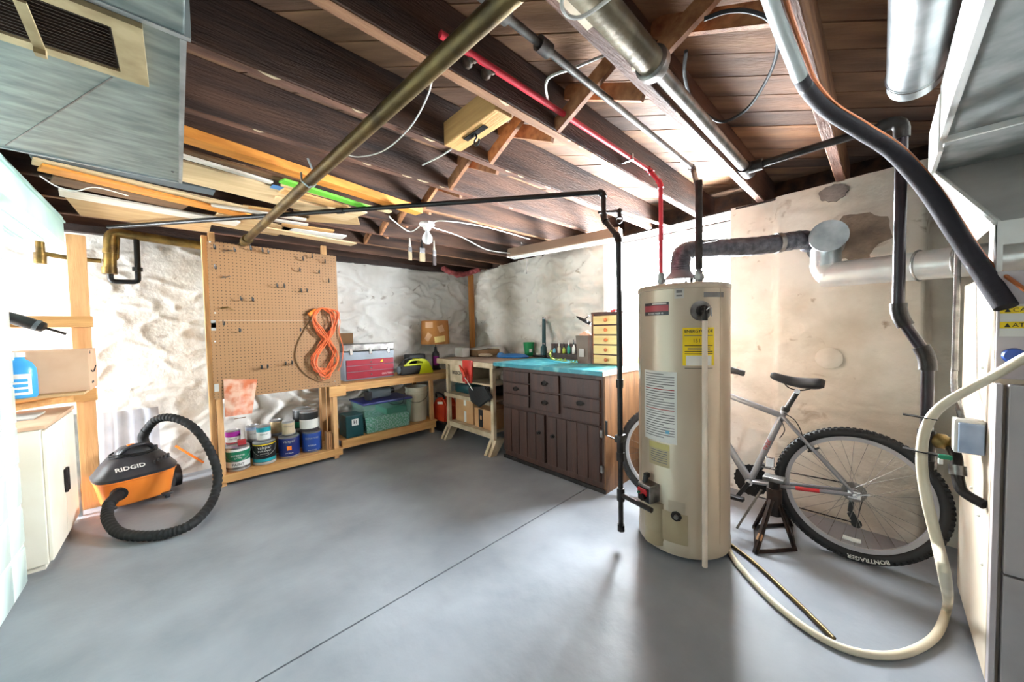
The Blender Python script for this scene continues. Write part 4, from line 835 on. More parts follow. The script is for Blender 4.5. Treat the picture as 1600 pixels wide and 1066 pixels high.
can('dark gallon can hidden behind the royal blue can', 478, .08, .189, zs, 3.93, 'labeldark', (), (), handle=False)
can('quart paint tin with purple band above the green can', 365, .052, .124, zs+.17, 3.86, 'white', ((.60, .34, 'purple'), (.1, .12, 'ink_red')), (('PRIMER', .016, .45, 'ink'),), handle=False)
can('squat dark can under the purple banded tin', 366, .07, .169, zs, 3.87, 'labeldark', (), (), handle=False)
can('quart paint tin with pale grey label in the back row', 396, .052, .124, zs+.17, 3.92, 'paper_grey', ((.7, .2, 'boxcover'),), (('SATIN', .016, .45, 'ink_grey'),), handle=False)
can('squat black can under the pale grey quart tin', 399, .07, .169, zs, 3.93, 'black', (), (), handle=False)
can('quart paint tin with teal band on the black labelled can', 413, .052, .124, zs+.195, 3.72, 'white', ((.62, .30, 'teal'),), (('PREMIUM', .014, .45, 'ink'),), handle=False)
can('bare tan metal can in the back row', 433, .05, .13, zs+.185, 3.90, 'grilletan', (), (), handle=False)
can('squat brown can under the tan metal can', 434, .07, .183, zs, 3.92, 'cardboard_dark', (), (), handle=False)
can('cream quart tin standing on the navy can', 452, .050, .124, zs+.195, 3.74, 'cream', (), (('MINWAX', .018, .66, 'ink_grey'),), handle=False)
c = py(376, 690, 3.70); bm = B(); box(bm, (c.x-.02, 3.68, zs+.195), (c.x+.035, 3.72, zs+.235), .003); tag(fin('small_carton', bm, 'ink_red'), 'small red and white carton on top of the green can', 'carton')
wood('brick_tan', (196, 150, 104), (164, 118, 78), 'z')
for k in range(3):
    x = .99+.018*k; bm = B(); box(bm, (x, 3.63, zs), (x+.014, 3.70, zs+.17-.006*k), .002); tag(fin('wood_offcut', bm, 'brick_tan'), ('left', 'middle', 'right')[k]+' one of three wood offcuts standing beside the blue can', 'offcut', 'wood offcuts')
# ============================================================ pine shelves right of the pegboard
sh = E('pine_shelf', 'pine two tier shelf between the pegboard and the corner', 'shelf', (1.7, 3.9, 0))
SZ, LZ = .705, .155
bm = B(); box(bm, (1.13, 3.63, SZ-.075), (2.48, 3.668, SZ-.02), .002); fin('front_rail', bm, 'pine_x', sh)
bm = B(); box(bm, (1.13, 3.63, SZ-.0198), (2.52, 4.13, SZ), .001); fin('upper_board', bm, 'pine_x', sh)
bm = B(); box(bm, (1.13, 3.63, LZ-.085), (2.18, 3.668, LZ-.016), .002); fin('front_rail', bm, 'pine_x', sh)
bm = B(); box(bm, (1.13, 3.63, LZ-.0158), (2.20, 4.13, LZ), .001); fin('lower_board', bm, 'pine_x', sh)
for x, y in ((1.13, 4.08), (2.14, 4.08), (2.14, 3.67)):
    bm = B(); box(bm, (x, y, 0), (x+.04, y+.04, LZ-.016)); box(bm, (x, y, LZ), (x+.04, y+.04, SZ-.02)); fin('post', bm, 'pine_z', sh)
# red toolbox
M('boxgrey', S(128, 134, 142), .4, .5)
t = E('toolbox', 'maroon and grey three drawer metal toolbox on the upper shelf', 'toolbox', (1.5, 3.85, SZ))
tx0, tx1, ty = 1.225, 1.765, 3.80; tzb, tzt = SZ+.002, SZ+.385
bm = B(); box(bm, (tx0, ty+.002, tzb), (tx1, ty+.25, tzb+.30), .004); fin('case', bm, 'boxgrey', t)
bm = B(); box(bm, (tx0-.003, ty-.002, tzb+.305), (tx1+.003, ty+.252, tzt), .008); fin('lid', bm, 'steel', t)
for k, (z0, z1) in enumerate(((.015, .088), (.093, .152), (.157, .215))):
    bm = B(); box(bm, (tx0+.022, ty-.006, tzb+z0), (tx1-.012, ty+.001, tzb+z1), .002); d = fin('drawer', bm, 'maroon', t)
    bm = B(); cyl(bm, (1.50, ty-.006, tzb+(z0+z1)/2), (1.50, ty-.016, tzb+(z0+z1)/2), .008, 10); fin('knob', bm, 'chrome', d, sm=True)
for x in (1.30, 1.50, 1.70):
    bm = B(); box(bm, (x-.014, ty-.010, tzb+.27), (x+.014, ty-.002, tzb+.335), .003); fin('latch', bm, 'chrome', t)
text('CRAFTSMAN', .026, face_mx((1.69, ty-.0065, tzb+.045), (1, 0, 0), (0, 0, 1)), 'paper', t)
bm = B(); prism(bm, [(1.60, ty-.0066, tzb+.175), (1.635, ty-.0066, tzb+.175), (1.628, ty-.0066, tzb+.205), (1.615, ty-.0066, tzb+.195)], (0, -.0006, 0)); fin('sticker', bm, 'yellow', t)
# brown box behind toolbox
bm = B(); box(bm, (1.17, 4.065, SZ+.002), (1.42, 4.125, SZ+.50), .004); tag(fin('brown_carton', bm, 'cardboard_dark'), 'dark brown carton standing behind the toolbox', 'carton')
# yellow work light / charger
t = E('charger_radio', 'yellow and black battery charger with a handle on the upper shelf', 'charger', (1.98, 3.85, SZ)); M('lime', S(206, 214, 34), .4)
bm = B(); prism(bm, [(2.05, 3.75, SZ+.003), (2.235, 3.75, SZ+.003), (2.22, 3.75, SZ+.06), (2.17, 3.75, SZ+.14), (2.12, 3.75, SZ+.175), (2.04, 3.75, SZ+.18), (2.04, 3.75, SZ+.16), (2.10, 3.75, SZ+.145)], (0, .14, 0)); fin('yellow_shell', bm, 'lime', t)
bm = B(); box(bm, (1.83, 3.76, SZ+.003), (2.08, 3.88, SZ+.10), .01); fin('body', bm, 'black', t)
bm = B(); box(bm, (1.86, 3.752, SZ+.105), (2.09, 3.77, SZ+.125), .004); bar(bm, (1.89, 3.76, SZ+.12), (1.94, 3.76, SZ+.165), .02, .02); bar(bm, (1.94, 3.76, SZ+.168), (2.06, 3.76, SZ+.172), .02, .016); fin('handle', bm, 'lime', t)
bm = B(); tube(bm, cat([(1.82, 3.78, SZ+.05), (1.80, 3.76, SZ+.12), (1.88, 3.75, SZ+.19), (2.0, 3.76, SZ+.20)], 6), .007, 8); fin('cord', bm, 'black', t, sm=True)
bm = B(); ball(bm, (1.79, 3.74, SZ+.07), .03, (.7, 1, 1.5)); fin('clamp_head', bm, 'slate', t, sm=True)
# dark case and lamp with drum shade
bm = B(); box(bm, (2.03, 3.95, SZ+.002), (2.25, 4.10, SZ+.22), .01); tag(fin('dark_case', bm, 'black'), 'black case behind the yellow charger', 'case')
lc = py(681, 560, 3.98); lc.z = SZ
M('shade', S(158, 102, 40), .7, 0, S(138, 86, 30), 4)
t = E('table_lamp', 'table lamp with a brown drum shade and pasted picture patches', 'lamp', lc); mx = Matrix.Translation(lc)
bm = B(); lathe(bm, [(.06, .001), (.062, .015), (.045, .03), (.047, .20), (.04, .225), (.02, .245), (.015, .30), (.0, .30)], 24, mx); fin('bottle_base', bm, 'labeldark', t, sm=True)
bm = wrap(patch(.07, .12, .06, 8), 0, 0, .0475, math.atan2(-lc.y, -lc.x)); bmesh.ops.transform(bm, matrix=mx, verts=bm.verts); fin('base_label', bm, 'purple', t)
bm = B(); lathe(bm, [(.182, .335), (.170, .635), (.167, .635), (.179, .335)], 40, mx)
sd_ = fin('lamp_shade', bm, 'shade', t, sm=True)
bm = B(); cyl(bm, lc+V((0, 0, .30)), lc+V((0, 0, .50)), .006, 8); bar(bm, lc+V((-.168, 0, .60)), lc+V((.168, 0, .60)), .004, .004); cyl(bm, lc+V((0, 0, .50)), lc+V((0, 0, .605)), .004, 8); fin('harp', bm, 'brass', t)
fa = math.atan2(-lc.y, -lc.x)
M('patchgold', S(232, 206, 132), .6); M('patchpink', S(196, 150, 110), .6)
for (dx_, zz, w_, h_, r_, mt) in ((-.075, .58, .10, .075, 0, 'patchpink'), (.075, .53, .075, .085, .35, 'patchpink'), (-.09, .43, .07, .10, -.6, 'patchpink'), (.06, .40, .14, .075, .12, 'patchgold')):
    bm = patch(w_, h_, -h_/2, 6)
    for v in bm.verts: x, y = v.co.x, v.co.y; v.co.x = x*math.cos(r_)-y*math.sin(r_)+dx_; v.co.y = x*math.sin(r_)+y*math.cos(r_)+zz
    wrap(bm, 0, 0, .182-(zz-.335)*.04, fa)
    for v in bm.verts: k = (.1855-(v.co.z-.335)*.04)/math.hypot(v.co.x, v.co.y); v.co.x *= k; v.co.y *= k
    bmesh.ops.transform(bm, matrix=mx, verts=bm.verts); fin('picture_patch', bm, mt, sd_)
# lower shelf items
M('darkteal', S(16, 62, 66), .4); M('clearteal', S(150, 205, 195), .1, 0, S(110, 180, 165), 14, alpha=.35); M('lidblue', S(36, 40, 110), .35)
t = E('small_bin', 'dark teal box with a white emblem label on the lower shelf', 'box', (1.2, 3.7, LZ))
bm = B(); box(bm, (1.175, 3.645, LZ+.001), (1.345, 3.86, LZ+.225), .008); fin('bin_body', bm, 'darkteal', t)
bm = B(); box(bm, (1.23, 3.6435, LZ+.12), (1.295, 3.645, LZ+.185)); o = fin('label', bm, 'paper', t); text('H', .05, face_mx((1.2625, 3.643, LZ+.152), (1, 0, 0), (0, 0, 1)), 'ink', o, bold=.001)
t = E('storage_tote', 'clear plastic tote with a blue lid full of green bits on the lower shelf', 'tote', (1.62, 3.8, LZ))
def toteshell():
    bm = B(); lo = [(1.38, 3.66), (1.86, 3.66), (1.86, 4.02), (1.38, 4.02)]; hi = [(1.355, 3.645), (1.885, 3.645), (1.885, 4.04), (1.355, 4.04)]
    a = [bm.verts.new((*p, LZ+.002)) for p in lo]; c = [bm.verts.new((*p, LZ+.30)) for p in hi]; bm.faces.new(a[::-1])
    for k in range(4): bm.faces.new((a[k], a[(k+1) % 4], c[(k+1) % 4], c[k]))
    return bm
fin('tub', toteshell(), 'clearteal', t)
M('bits', S(64, 150, 110), .6, 0, S(190, 205, 200), 60, .8, 70, lo=.42, hi=.55); M('bits_green', S(14, 120, 84), .5)
bm = B(); prism(bm, [(1.39, 3.668, LZ+.004), (1.85, 3.668, LZ+.004), (1.86, 3.664, LZ+.15), (1.37, 3.664, LZ+.17)], (0, .34, 0)); st(fin('contents', bm, 'bits', t), 'stuff')
bm = B(); box(bm, (1.60, 3.67, LZ+.155), (1.84, 3.98, LZ+.23), .01); fin('green_folder', bm, 'bits_green', t)
bm = B(); box(bm, (1.345, 3.635, LZ+.30), (1.895, 4.05, LZ+.322), .006); fin('lid', bm, 'lidblue', t)
t = E('work_light', 'small black clamp light standing on the tote lid', 'light', (1.55, 3.8, LZ+.323))
bm = B(); box(bm, (1.47, 3.75, LZ+.34), (1.70, 3.83, LZ+.45), .02); fin('lamp_body', bm, 'slate', t, sm=True)
bm = B(); box(bm, (1.44, 3.74, LZ+.323), (1.48, 3.86, LZ+.42), .006); fin('bracket', bm, 'black', t)
for x_ in (1.50, 1.66):
    bm = B(); tube(bm, [(x_, 3.79, LZ+.44), (x_+.005, 3.79, LZ+.52)], .006, 6); fin('hanger_arm', bm, 'black', t)
bm = B(); cyl(bm, (1.695, 3.79, LZ+.40), (1.74, 3.79, LZ+.40), .03, 14); fin('end_knob', bm, 'black', t, sm=True)
bm = B(); tube(bm, cat([(1.60, 3.64, LZ+.31), (1.66, 3.625, LZ+.27), (1.76, 3.625, LZ+.27), (1.79, 3.64, LZ+.33)], 6), .004, 6); fin('cord', bm, 'black', t, sm=True)
bc = V((2.04, 3.82, LZ)); M('bucket', S(214, 206, 186), .5, 0, S(196, 186, 162), 5)
t = E('plastic_bucket', 'white plastic bucket with a wire handle on the lower shelf', 'bucket', bc); mx = Matrix.Translation(bc)
bm = B(); lathe(bm, [(.105, .001), (.108, .005), (.122, .30), (.128, .30), (.128, .312), (.122, .315), (.123, .335), (.129, .336), (.129, .35), (.123, .352), (.125, .385), (.130, .386), (.130, .40), (.122, .40), (.112, .30), (.10, .012), (0, .012)], 32, mx); fin('pail', bm, 'bucket', t, sm=True)
fa = math.atan2(-bc.y, -bc.x); sx = V((-math.sin(fa), math.cos(fa), 0)); fr = V((math.cos(fa), math.sin(fa), 0))
bm = B(); tube(bm, [bc+sx*.133*math.cos(a)+fr*(.128*math.sin(a)+.006)+V((0, 0, .33-.10*math.sin(a))) for a in [k*PI/14 for k in range(15)]], .003, 6); fin('bail_handle', bm, 'black', t, sm=True)
# red petrol-style tool case by the bench leg
M('redcase', S(204, 66, 34), .45, 0, S(180, 50, 26), 6)
t = E('chainsaw_case', 'red orange tool case with black base between shelf and workbench', 'tool case', (2.26, 3.62, 0))
bm = B(); prism(bm, [(2.235, 3.52, .12), (2.235, 3.80, .10), (2.235, 3.80, .30), (2.235, 3.72, .40), (2.235, 3.58, .41), (2.235, 3.50, .33)], (.17, 0, 0)); bmesh.ops.bevel(bm, geom=list(bm.edges), offset=.02, segments=2, affect='EDGES'); fin('case_body', bm, 'redcase', t, sm=True)
bm = B(); box(bm, (2.225, 3.49, .002), (2.42, 3.82, .135), .02); fin('base', bm, 'black', t)
bm = B(); tube(bm, cat([(2.26, 3.55, .40), (2.24, 3.58, .455), (2.24, 3.70, .46), (2.26, 3.74, .40)], 5), .012, 8); fin('handle', bm, 'black', t, sm=True)
bm = B(); bar(bm, (2.228, 3.55, .36), (2.228, 3.66, .345), .004, .028); fin('label', bm, 'paper', t)
# ============================================================ dark cabinet with teal top
CX, CY0, CY1, CZ = 2.19, 1.365, 2.46, .868
cb = E('workbench_cabinet', 'dark brown cabinet with six drawer fronts, two plank doors and a teal top', 'cabinet', (2.5, 1.9, 0))
bm = B(); box(bm, (CX+.02, CY0+.012, .07), (2.90, CY1, CZ), .002); fin('carcass', bm, 'cabinet_wood', cb)
bm = B(); box(bm, (CX+.02, CY0, .0), (2.90, CY0+.0118, CZ), .002); fin('side_panel', bm, 'cabinet_side', cb)
bm = B(); box(bm, (CX+.03, CY0+.012, .0), (2.88, CY1-.01, .07)); fin('plinth', bm, 'cabinet_wood', cb)
bm = B(); box(bm, (CX+.012, CY0+.0, .002), (CX+.029, CY1, .03)); fin('kick_strip', bm, 'darkmetal', cb)
M('tealtop', S(30, 116, 128), .45, 0, S(92, 160, 164), 11, .2, lo=.30, hi=.5); M('pinkedge', S(216, 178, 156), .6)
bm = B(); box(bm, (CX-.022, CY0-.005, CZ), (2.92, CY1+.09, CZ+.034), .003); fin('worktop', bm, 'tealtop', cb)
bm = B(); box(bm, (CX-.02, CY0-.012, CZ-.002), (2.91, CY0-.0055, CZ+.03), .001); fin('worktop_edge', bm, 'pinkedge', cb)
def cpx(x, y): return px(x, y, CX)       # points on the cabinet front
def front(name, q0, q1, par, mat='cabinet_wood'):
    a, b = cpx(*q0), cpx(*q1); y0, y1 = sorted((a.y, b.y)); z0, z1 = sorted((a.z, b.z))
    bm = B(); box(bm, (CX+.0, y0, z0), (CX+.0195, y1, z1), .004); return fin(name, bm, mat, par), V((CX, (y0+y1)/2, (z0+z1)/2)), (y0, y1, z0, z1)
M('iron', S(24, 20, 18), .4, .6)
def pull(c, par, drop=True):
    bm = B(); prism(bm, [c+V((-.002, s*.042, z)) for s, z in ((-1, .0), (-.6, .012), (0, .02), (.6, .012), (1, 0), (.5, -.016), (-.5, -.016))], (.004, 0, 0)); o = fin('pull_plate', bm, 'iron', par)
    bm = B(); tube(bm, [c+V((-.006, -.026, .004)), c+V((-.016, -.02, -.012)), c+V((-.02, 0, -.018)), c+V((-.016, .02, -.012)), c+V((-.006, .026, .004))], .0035, 6); fin('pull_bail', bm, 'iron', par, sm=True)
zc0 = CZ-.035
for (ya, yb, z0, z1, hasp) in ((2.11, 2.42, .735, zc0, 0), (2.11, 2.42, .632, .725, 1), (2.11, 2.42, .525, .622, 0), (1.775, 2.07, .69, zc0, 1), (1.775, 2.07, .525, .675, 1), (1.40, 1.735, .70, zc0, 0), (1.40, 1.735, .60, .69, 1), (1.40, 1.735, .50, .59, 0)):
    bm = B(); box(bm, (CX, ya, z0), (CX+.0195, yb, z1), .004); d = fin('drawer', bm, 'cabinet_wood', cb)
    if hasp: pull(V((CX-.001, (ya+yb)/2, (z0+z1)/2)), d)
for ya, yb, yk in ((1.93, 2.43, 1.99), (1.40, 1.90, 1.84)):
    bm = B(); box(bm, (CX+.006, ya, .085), (CX+.0195, yb, .49), .002); d = fin('door', bm, 'cabinet_wood', cb)
    n = 5; w = (yb-ya)/n
    for k in range(n):
        bm = B(); box(bm, (CX-.002, ya+k*w+.003, .087), (CX+.006, ya+(k+1)*w-.003, .488), .003); fin('plank', bm, 'cabinet_wood', d)
    bm = B(); lathe(bm, [(.018, 0), (.018, .003), (.009, .006), (.009, .016), (.013, .022), (0, .026)], 14, frame((CX-.002, yk, .335), (CX-1, yk, .335))); fin('knob', bm, 'iron', d, sm=True)
for z in (.16, .42):
    bm = B(); box(bm, (CX-.003, 1.378, z), (CX+.019, 1.396, z+.05)); fin('hinge', bm, 'steel', cb)
# ============================================================ things on the cabinet
TZ = CZ+.034
# small drawer chest
wood('chestside', (206, 112, 62), (176, 84, 42), 'z', .5); wood('chestframe', (84, 50, 36), (58, 34, 26), 'z'); wood('chestfront', (226, 200, 140), (206, 176, 112), 'y')
ch = E('drawer_chest', 'small wooden chest with five pale drawers and round knobs', 'drawer chest', (2.68, 1.56, TZ))
h0, h1, hx0, hx1 = 1.425, 1.715, 2.575, 2.86; ht = TZ+.425
bm = B(); box(bm, (hx0, h1-.014, TZ), (hx1, h1, ht)); fin('side', bm, 'chestside', ch)
bm = B(); box(bm, (hx0+.001, h0, TZ), (hx1, h0+.014, ht)); fin('side', bm, 'chestside', ch)
bm = B(); box(bm, (hx0, h0-.004, ht), (hx1+.005, h1+.004, ht+.016)); fin('chest_top', bm, 'chestframe', ch)
bm = B(); box(bm, (hx0+.012, h0+.014, TZ), (hx1, h1-.014, ht)); fin('chest_core', bm, 'chestframe', ch)
bm = B(); box(bm, (hx0-.001, h0, TZ), (hx0+.0008, h0+.014, ht)); box(bm, (hx0-.001, h1-.014, TZ), (hx0-.0001, h1, ht)); fin('front_stile', bm, 'chestframe', ch)
dh = (ht-TZ-.012)/5
for k in range(5):
    z = TZ+.008+k*dh; bm = B(); box(bm, (hx0-.003, h0+.018, z), (hx0+.0115, h1-.018, z+dh-.012), .002); d = fin('drawer', bm, 'chestfront', ch)
    bm = B(); c = V((hx0-.003, (h0+h1)/2, z+dh/2-.006)); lathe(bm, [(.007, 0), (.007, .008), (.014, .013), (.015, .02), (.009, .027), (0, .028)], 14, frame(c, c+V((-1, 0, 0)))); fin('knob', bm, 'chestside', d, sm=True)
for z, r in ((TZ+.34, .02), (TZ+.20, .024)):
    bm = B(); x = 2.77
    if r == .02: cyl(bm, (x, h0-.0012, z), (x, h0-.0002, z), r, 20)
    else: box(bm, (x-.022, h0-.0012, z-.03), (x+.022, h0-.0002, z+.03))
    o = fin('sticker', bm, 'paper', ch); bm = B()
    if r == .02: cyl(bm, (x, h0-.0020, z), (x, h0-.0013, z), .009, 14)
    else: box(bm, (x-.012, h0-.0020, z-.012), (x+.012, h0-.0013, z+.014))
    fin('sticker_print', bm, 'blue' if r == .02 else 'ink_grey', o)
bm = B(); tube(bm, cat([(2.66, 1.50, ht+.022), (2.64, 1.53, ht+.03), (2.66, 1.58, ht+.026), (2.70, 1.56, ht+.022)], 5), .007, 8); tag(fin('red_cord', bm, 'red', sm=True), 'little red cord lying on top of the drawer chest', 'cord')
# grey bin with tissue
t = E('paper_bin', 'grey square bin with crumpled peach tissue beside the drawer chest', 'bin', (2.60, 1.80, TZ)); M('binbrown', S(112, 96, 84), .6); M('tissue', S(236, 190, 160), .7)
bm = B(); lathe(bm, [(.075, 0), (.092, .245), (.088, .245), (.072, .005), (0, .005)], 4, Matrix.Translation((2.615, 1.80, TZ)) @ Matrix.Rotation(PI/4, 4, 'Z')); fin('bin_body', bm, 'binbrown', t)
bm = B(); ball(bm, (2.615, 1.80, TZ+.235), .06, (1, 1, .7), 20)
for v in bm.verts: v.co += V((0, 0, 1))*noise.noise(v.co*40)*.03
fin('tissue', bm, 'tissue', t, sm=True, ang=.3)
bm = B(); box(bm, (2.544, 1.775, TZ+.06), (2.5465, 1.825, TZ+.13)); fin('label', bm, 'paper_grey', t)
# rack of bottles
t = E('bottle_rack', 'low dark wooden rack holding small craft bottles', 'rack', (2.86, 2.15, TZ))
bm = B(); box(bm, (2.80, 1.92, TZ), (2.92, 2.42, TZ+.055), .003); fin('lower_step', bm, 'cabinet_wood', t)
bm = B(); box(bm, (2.92, 1.92, TZ), (2.94, 2.46, TZ+.15), .003); fin('back_board', bm, 'cabinet_wood', t)
cols = [('blue', S(120, 190, 214)), ('cream', S(224, 214, 190)), ('lime', S(200, 210, 90)), ('teal', S(60, 160, 140)), ('white', S(230, 230, 226)), ('black', S(30, 30, 34)), ('pink', S(220, 190, 180))]
for k, (nm, cc) in enumerate(cols):
    mt = M('craft_'+nm, cc, .25); y = 2.36-.062*k; c = V((2.855, y, TZ+.0555)); h = (.05, .075, .06, .085, .09, .06, .05)[k]
    t = E('craft_bottle', 'small '+nm+' craft bottle in the dark rack', 'bottle', c, group='craft bottles in the rack'); mx = Matrix.Translation(c)
    bm = B(); lathe(bm, [(.016, 0), (.017, .003), (.017, h*.7), (.008, h*.85), (.007, h)], 14, mx); fin('bottle_body', bm, mt, t, sm=True)
    bm = B(); lathe(bm, [(.008, h), (.008, h+.02), (.003, h+.024), (.003, h+.05), (0, h+.05)], 10, mx); fin('cap', bm, 'white' if k % 2 else 'black', t, sm=True)
# trailing plant garland
M('leaf', S(150, 160, 60), .6, 0, S(104, 118, 40), 20); rnd = random.Random(3)
t = E('garland', 'yellow green artificial garland lying on the teal top', 'garland', (2.60, 2.0, TZ))
gp = [V((2.66, 2.24, TZ+.09)), V((2.62, 2.22, TZ+.05)), V((2.58, 2.16, TZ+.015)), V((2.56, 2.06, TZ+.012)), V((2.52, 1.95, TZ+.012)), V((2.50, 1.82, TZ+.01))]
gg = cat(gp, 8); bm = B(); tube(bm, gg, .004, 6); fin('stem', bm, 'leaf', t, sm=True)
src = None
for k in range(46):
    c = gg[rnd.randrange(len(gg))]
    if src is None:
        bm = B(); a = [bm.verts.new(p) for p in ((0, 0, 0), (.012, .010, .004), (.032, 0, 0), (.012, -.010, .004))]; bm.faces.new(a); src = o = fin('leaf', bm, 'leaf', t, local=True)
    else: o = src.copy(); COL.objects.link(o)
    o.location = c-V((2.60, 2.0, TZ))+V((0, 0, .004)); o.rotation_euler = (rnd.uniform(-.5, .5), rnd.uniform(-.9, 0), rnd.uniform(0, 6.3))
# black scope-like stick and desk lamp, green cup
t = E('vise_post', 'upright black metal post tool at the back of the bench', 'tool', (2.98, 2.58, TZ))
bm = B(); box(bm, (2.90, 2.50, TZ), (3.03, 2.72, TZ+.012), .003); fin('base_plate', bm, 'black', t)
bm = B(); tube(bm, [(2.98, 2.62, TZ+.012), (2.98, 2.62, TZ+.10), (2.98, 2.615, TZ+.12), (2.975, 2.605, TZ+.42)], [.036, .034, .022, .020], 14); fin('column', bm, 'darkteal', t, sm=True)
bm = B(); ball(bm, (2.975, 2.605, TZ+.425), .022); ball(bm, (2.955, 2.60, TZ+.14), .014); fin('knob', bm, 'chrome', t, sm=True)
bm = B(); tube(bm, cat([(2.95, 2.62, TZ+.012), (2.90, 2.56, TZ+.014), (2.84, 2.50, TZ+.006), (2.78, 2.40, TZ+.006)], 6), .005, 6); fin('cord', bm, 'black', t, sm=True)
t = E('tying_vise', 'small black vise on a thin bent rod behind the grey bin', 'vise', (2.72, 1.80, TZ))
bm = B(); tube(bm, cat([(2.74, 1.79, TZ), (2.74, 1.785, TZ+.30), (2.74, 1.80, TZ+.33), (2.74, 1.86, TZ+.355)], 6), .0045, 8); fin('rod', bm, 'black', t, sm=True)
bm = B(); tube(bm, [(2.74, 1.83, TZ+.345), (2.74, 1.88, TZ+.37), (2.74, 1.96, TZ+.405), (2.74, 1.99, TZ+.42)], [.016, .018, .012, .006], 12); tube(bm, [(2.74, 1.91, TZ+.385), (2.74, 1.85, TZ+.42)], .005, 6); cyl(bm, (2.73, 1.865, TZ+.365), (2.71, 1.865, TZ+.365), .014, 12); fin('jaw_head', bm, 'blackmetal', t, sm=True)
bm = B(); cyl(bm, (2.74, 1.79, TZ), (2.74, 1.79, TZ+.012), .04, 16); fin('base', bm, 'black', t, sm=True)
gc = V((2.99, 2.86, .895)); M('cupgreen', S(20, 130, 70), .4)
t = E('plastic_cup', 'green plastic cup with a white emblem at the back of the bench', 'cup', gc)
bm = B(); lathe(bm, [(.048, 0), (.066, .16), (.063, .16), (.046, .004), (0, .004)], 24, Matrix.Translation(gc)); fin('cup_body', bm, 'cupgreen', t, sm=True)
fa = math.atan2(-gc.y, -gc.x)+.4; bm = wrap(patch(.035, .045, .045, 6), 0, 0, .0565, fa); bmesh.ops.transform(bm, matrix=Matrix.Translation(gc), verts=bm.verts); fin('emblem', bm, 'white', t)
# ============================================================ cream workbench in the corner
BZ = .872
wb_ = E('corner_workbench', 'cream painted workbench with splayed feet in the corner', 'workbench', (2.6, 3.0, 0)); wood('benchtop', (128, 104, 84), (96, 76, 62), 'y', .7)
bm = B(); box(bm, (2.17, 2.56, BZ), (3.06, 3.56, BZ+.022), .002); fin('bench_top', bm, 'benchtop', wb_)
bm = B(); box(bm, (2.168, 2.555, BZ-.035), (2.19, 3.56, BZ+.018), .002); fin('front_apron', bm, 'cream', wb_)
for y in (2.57, 3.34):
    bm = B(); box(bm, (2.175, y, .09), (2.215, y+.04, BZ-.035), .002); fin('leg', bm, 'cream', wb_)
    bm = B(); box(bm, (2.92, y, .0), (2.96, y+.04, BZ), .002); fin('leg', bm, 'cream', wb_)
    for s in (0, 1):
        bm = B(); prism(bm, [(2.10, y+.06*s-.03, .0), (2.18, y+.06*s-.03, .0), (2.30, y+.06*s-.03, .14), (2.18, y+.06*s-.03, .14)], (0, .035, 0)); fin('splayed_foot', bm, 'cream', wb_)
    bm = B(); prism(bm, [(2.20, y+.005, BZ-.036), (2.36, y+.005, BZ-.036), (2.20, y+.005, BZ-.15)], (0, .03, 0)); fin('gusset', bm, 'cream', wb_)
bm = B(); box(bm, (2.18, 2.61, .145), (2.21, 3.34, .19), .002); fin('lower_rail', bm, 'cream', wb_)
bm = B(); box(bm, (2.17, 2.61, .19), (2.80, 3.34, .202)); fin('lower_shelf', bm, 'cream', wb_)
bm = B(); box(bm, (2.16, 2.61, .498), (2.80, 3.40, .515)); fin('middle_shelf', bm, 'cream', wb_)
bm = B(); box(bm, (2.16, 2.61, .475), (2.178, 3.40, .515), .002); fin('middle_rail', bm, 'cream', wb_)
t = E('cream_drawer', 'cream carton marked in black hanging under the bench top', 'carton', (2.3, 3.2, .65))
bm = B(); box(bm, (2.20, 3.06, .64), (2.55, 3.335, BZ-.037), .003); fin('carton', bm, 'cream', t)
text('BOSCH', .055, face_mx((2.1985, 3.20, .745), (0, -1, 0), (0, 0, 1)), 'ink', t, bold=.001)
bm = B(); box(bm, (2.20, 2.615, .655), (2.50, 3.058, .672)); fin('support_slat', bm, 'cream', wb_)
# things on/under the bench
c = pz(745, 575, .70)
t = E('work_glove', 'red rubber glove draped over the bench edge', 'glove', (2.15, 2.95, .75)); M('gloveorange', S(196, 48, 34), .45)
bm = B(); box(bm, (2.142, 2.86, .735), (2.166, 3.02, BZ+.03), .008); fin('palm', bm, 'gloveorange', t, sm=True)
for k in range(4):
    bm = B(); tube(bm, [(2.152, 2.878+.042*k, .76), (2.148, 2.876+.044*k, .70), (2.150, 2.878+.043*k, .655+.012*abs(k-1.5))], [.018, .016, .011], 10); fin('finger', bm, 'gloveorange', t, sm=True)
t = E('hand_brush', 'red handled brush with black bristles lying on the bench shelf', 'brush', (2.12, 2.95, .55))
ha_, hb_ = px(721, 577, 2.095), px(735, 604, 2.095)
bm = B(); tube(bm, [px(718, 571, 2.09), ha_, ha_.lerp(hb_, .3), px(726, 590, 2.095)], [.008, .016, .020, .014], 12); fin('handle', bm, 'redcase', t, sm=True)
bm = B(); cyl(bm, px(726, 589, 2.095), px(739, 610, 2.10), .007, 10); fin('shaft', bm, 'chrome', t, sm=True)
bm = B(); prism(bm, [px(730, 606, 2.11), px(757, 604, 2.11), px(768, 622, 2.11), px(748, 637, 2.11), px(735, 628, 2.11)], (.03, 0, 0)); bmesh.ops.bevel(bm, geom=list(bm.edges), offset=.008, segments=2, affect='EDGES'); fin('bristle_head', bm, 'rubber', t, sm=True)
bm = B(); box(bm, (2.24, 3.05, .517), (2.60, 3.32, .628), .03); tag(fin('green_case', bm, 'darkteal', sm=True), 'dark green case on the middle bench shelf', 'case')
bm = B(); ball(bm, (2.42, 2.80, .575), .12, (1.0, 1.2, .48), 20)
for v in bm.verts: v.co += V((1, 1, .5))*noise.noise(v.co*25)*.02; v.co.z = max(v.co.z, .5155)
tag(fin('dark_bundle', bm, 'black', sm=True), 'dark tangled bundle on the middle bench shelf', 'bundle')
